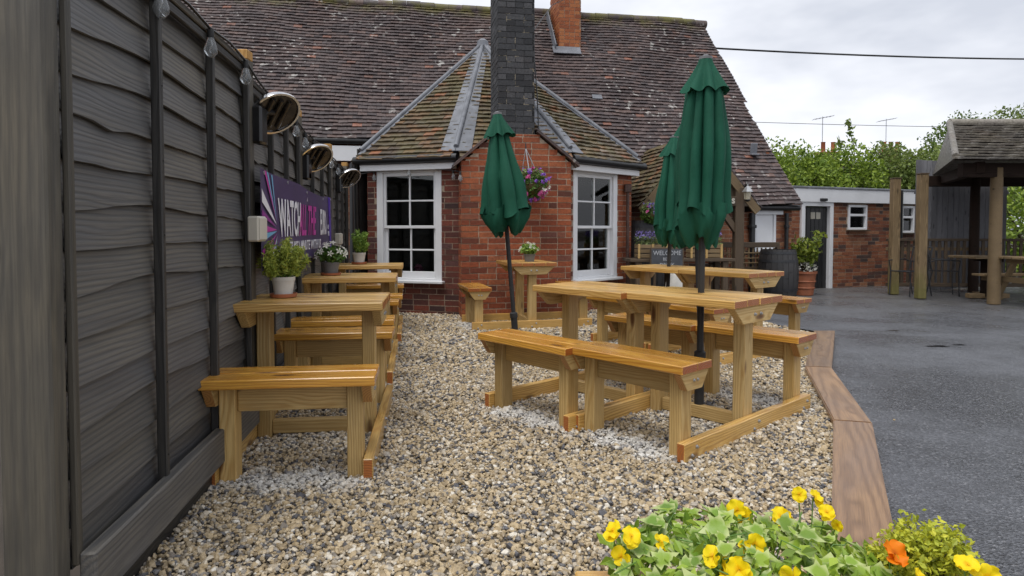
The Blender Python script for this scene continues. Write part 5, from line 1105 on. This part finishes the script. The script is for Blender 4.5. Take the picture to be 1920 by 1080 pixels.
def mound(x, y): return .43 + .13 * max(0, 1 - ((x - .43) / .36) ** 2) * max(.1, 1 - ((y - 1.2) / .3) ** 2) + .01 * math.sin(x * 40) * math.sin(y * 33)
for k in range(299):
    x, y = g.uniform(.2, .78), g.uniform(.98, 1.38); lay = g.random(); z = mound(x, y) - .05 * (1 - lay) + g.uniform(-.01, .012)
    if x < .27 and y > 1.25: continue
    nrm = Vector(((x - .45) * 1.3 + g.uniform(-.5, .5), (y - 1.2) * 1.0 - .45 + g.uniform(-.5, .4), .9)); q = nrm.to_track_quat('Z', 'Y').to_matrix() @ Matrix.Rotation(g.uniform(0, 6.3), 3, 'Z'); s_ = g.uniform(.36, .86)
    ob('leaf', lm_[k % 5], 'ivy', iv, Vector((x, y, z)) - Vector((.45, 1.2, .42)), q.to_euler(), (s_, s_, s_))
m = MB()
for k in range(40):
    x, y = g.uniform(.2, .75), g.uniform(1.0, 1.36); p = Vector((x - .45, y - 1.2, mound(x, y) - .42 - .01)); m.tube([p * .7 - Vector((0, 0, .03)), p, p + Vector((g.uniform(-.05, .05), g.uniform(-.05, .05), g.uniform(-.01, .015)))], .0016, 5, False)
kind(m.build('stems', 'calyx', iv, fix=False), 'stuff')
gg = np.random.default_rng(9); n = 1500; ux, uy = gg.uniform(.19, .80, n), gg.uniform(1.0, 1.37, n); uz = np.array([mound(a, b) for a, b in zip(ux, uy)]) - .42 - gg.uniform(0, .06, n)
leaf_cloud('undergrowth', np.stack([ux - .45, uy - 1.2, uz], 1), .0095, 'undergreen', iv, 1.5, .5, gg)
eu = thing('euonymus', 'golden small leaved evergreen clump at the right of the trough', 'plant', (.775, 1.19, .42)); m = MB(); pts = []
for k in range(60):
    v = gg.normal(size=3); v[2] = abs(v[2]) + .25; v /= np.linalg.norm(v); tip = Vector((v[0] * .09, v[1] * .085, .03 + v[2] * .125 * gg.uniform(.85, 1.05))); m.tube([(0, 0, 0), tip * .5 + Vector((0, 0, .02)), tip], [.002, .0015, .0008], 4, False)
    pts += [np.array(tip * gg.uniform(.7, 1.03)) + gg.normal(0, .010, 3) for _ in range(75)]
kind(m.build('stems', 'bark', eu, fix=False), 'stuff'); leaf_cloud('leaves', pts, .0047, 'euonymus', eu, 1.35, .7, gg)
# pansies
def petal_mesh(w, l, ruff, seed):
    g = random.Random(seed); V = []; F = []; na, nt = 9, 6; ph = g.uniform(0, 6)
    for i in range(nt + 1):
        u = i / nt; wd = w * math.sqrt(max(0., 1 - ((u - .56) / .57) ** 2)) if i else w * .08
        for j in range(na):
            a = -1 + 2 * j / (na - 1); V.append((wd * a, l * u - l * .10 * a * a * u, l * (.22 * u * u - .10 * u) - .10 * w * a * a + ruff * u * u * math.sin(4.2 * a + ph)))
            if i and j: b = i * na + j; F.append((b - na - 1, b - na, b, b - 1))
    me = mkmesh('petal', V, F, fix=False); me.shade_smooth(); return me
PETS = {c: [petal_mesh(.0155, .021, .0036, i) for i in range(4)] for c in ('pansy', 'pansy_o')}
cal_me = MB().lathe([(.001, -.006), (.004, -.004), (.0035, .001), (.001, .003)], 8).mesh('flower', 50)
def pansy_plant(label, base, flowers, mat='pansy', seed=0):
    t = thing('pansy_plant', label, 'flower', base); g = random.Random(seed); B = Vector(base)
    for i, (x, y, z, s_) in enumerate(flowers):
        p = Vector((x, y, z)) - B; MB().tube([(p.x * .5, p.y * .5, 0), (p.x * .8, p.y * .8, p.z * .6), p + Vector((0, .008, -.004))], .0014, 5, False).build('stem', 'calyx', t, fix=False)
        f = Vector((-x * .5 + g.uniform(-.95, .95), -.7 + g.uniform(-.35, .45), .45 + g.uniform(-.5, .55))); q = (f.to_track_quat('Z', 'Y').to_matrix() @ Matrix.Rotation(g.uniform(-.5, .5), 3, 'Z')).to_euler(); sc = s_ * g.uniform(.85, 1.1)
        fo_ = ob('flower', cal_me, 'calyx', t, p, q, (sc, sc, sc))
        for k, a in enumerate((0, .95, -.95, 2.15, -2.15)):
            ob('petal', PETS[mat][(i + k) % 4], mat, fo_, (0, 0, .0015 * k), (R(g.uniform(-14, 34)), R(g.uniform(-16, 16)), a + math.pi), ((1.25, 1.1, 1) if k == 0 else (1, 1, 1)))
pansy_plant('pair of yellow pansies at the left end of the trough over the gravel', (.21, 1.2, .43), [(.192, 1.2, .553, 1), (.221, 1.19, .548, 1.05), (.206, 1.19, .512, 1), (.279, 1.2, .531, .8)], seed=1)
pansy_plant('bunch of bright yellow pansies in the middle of the ivy', (.40, 1.14, .43), [(.371, 1.13, .52, 1.1), (.414, 1.15, .535, 1.1), (.385, 1.08, .545, 1), (.355, 1.12, .545, .9), (.41, 1.13, .50, 1.1), (.44, 1.16, .55, .9), (.48, 1.08, .53, 1), (.35, 1.05, .53, 1)], seed=2)
pansy_plant('yellow pansies nodding at the back of the ivy mound', (.47, 1.28, .45), [(.461, 1.3, .55, 1), (.478, 1.3, .535, .9), (.535, 1.28, .545, .95), (.55, 1.29, .54, .8)], seed=3)
pansy_plant('two tall yellow pansies rising highest above the timber edging', (.61, 1.34, .43), [(.608, 1.35, .562, .85), (.639, 1.35, .552, .95), (.64, 1.3, .545, .75), (.665, 1.3, .52, .6)], seed=4)
pansy_plant('yellow pansies at the far right corner of the trough', (.80, 1.1, .42), [(.785, 1.1, .541, .9), (.82, 1.1, .522, 1), (.70, 1.1, .52, .7), (.60, 1.05, .515, .7)], seed=5)
pansy_plant('single large orange pansy beside the golden evergreen clump', (.68, 1.17, .43), [(.686, 1.15, .535, 1.35)], 'pansy_o', 6)
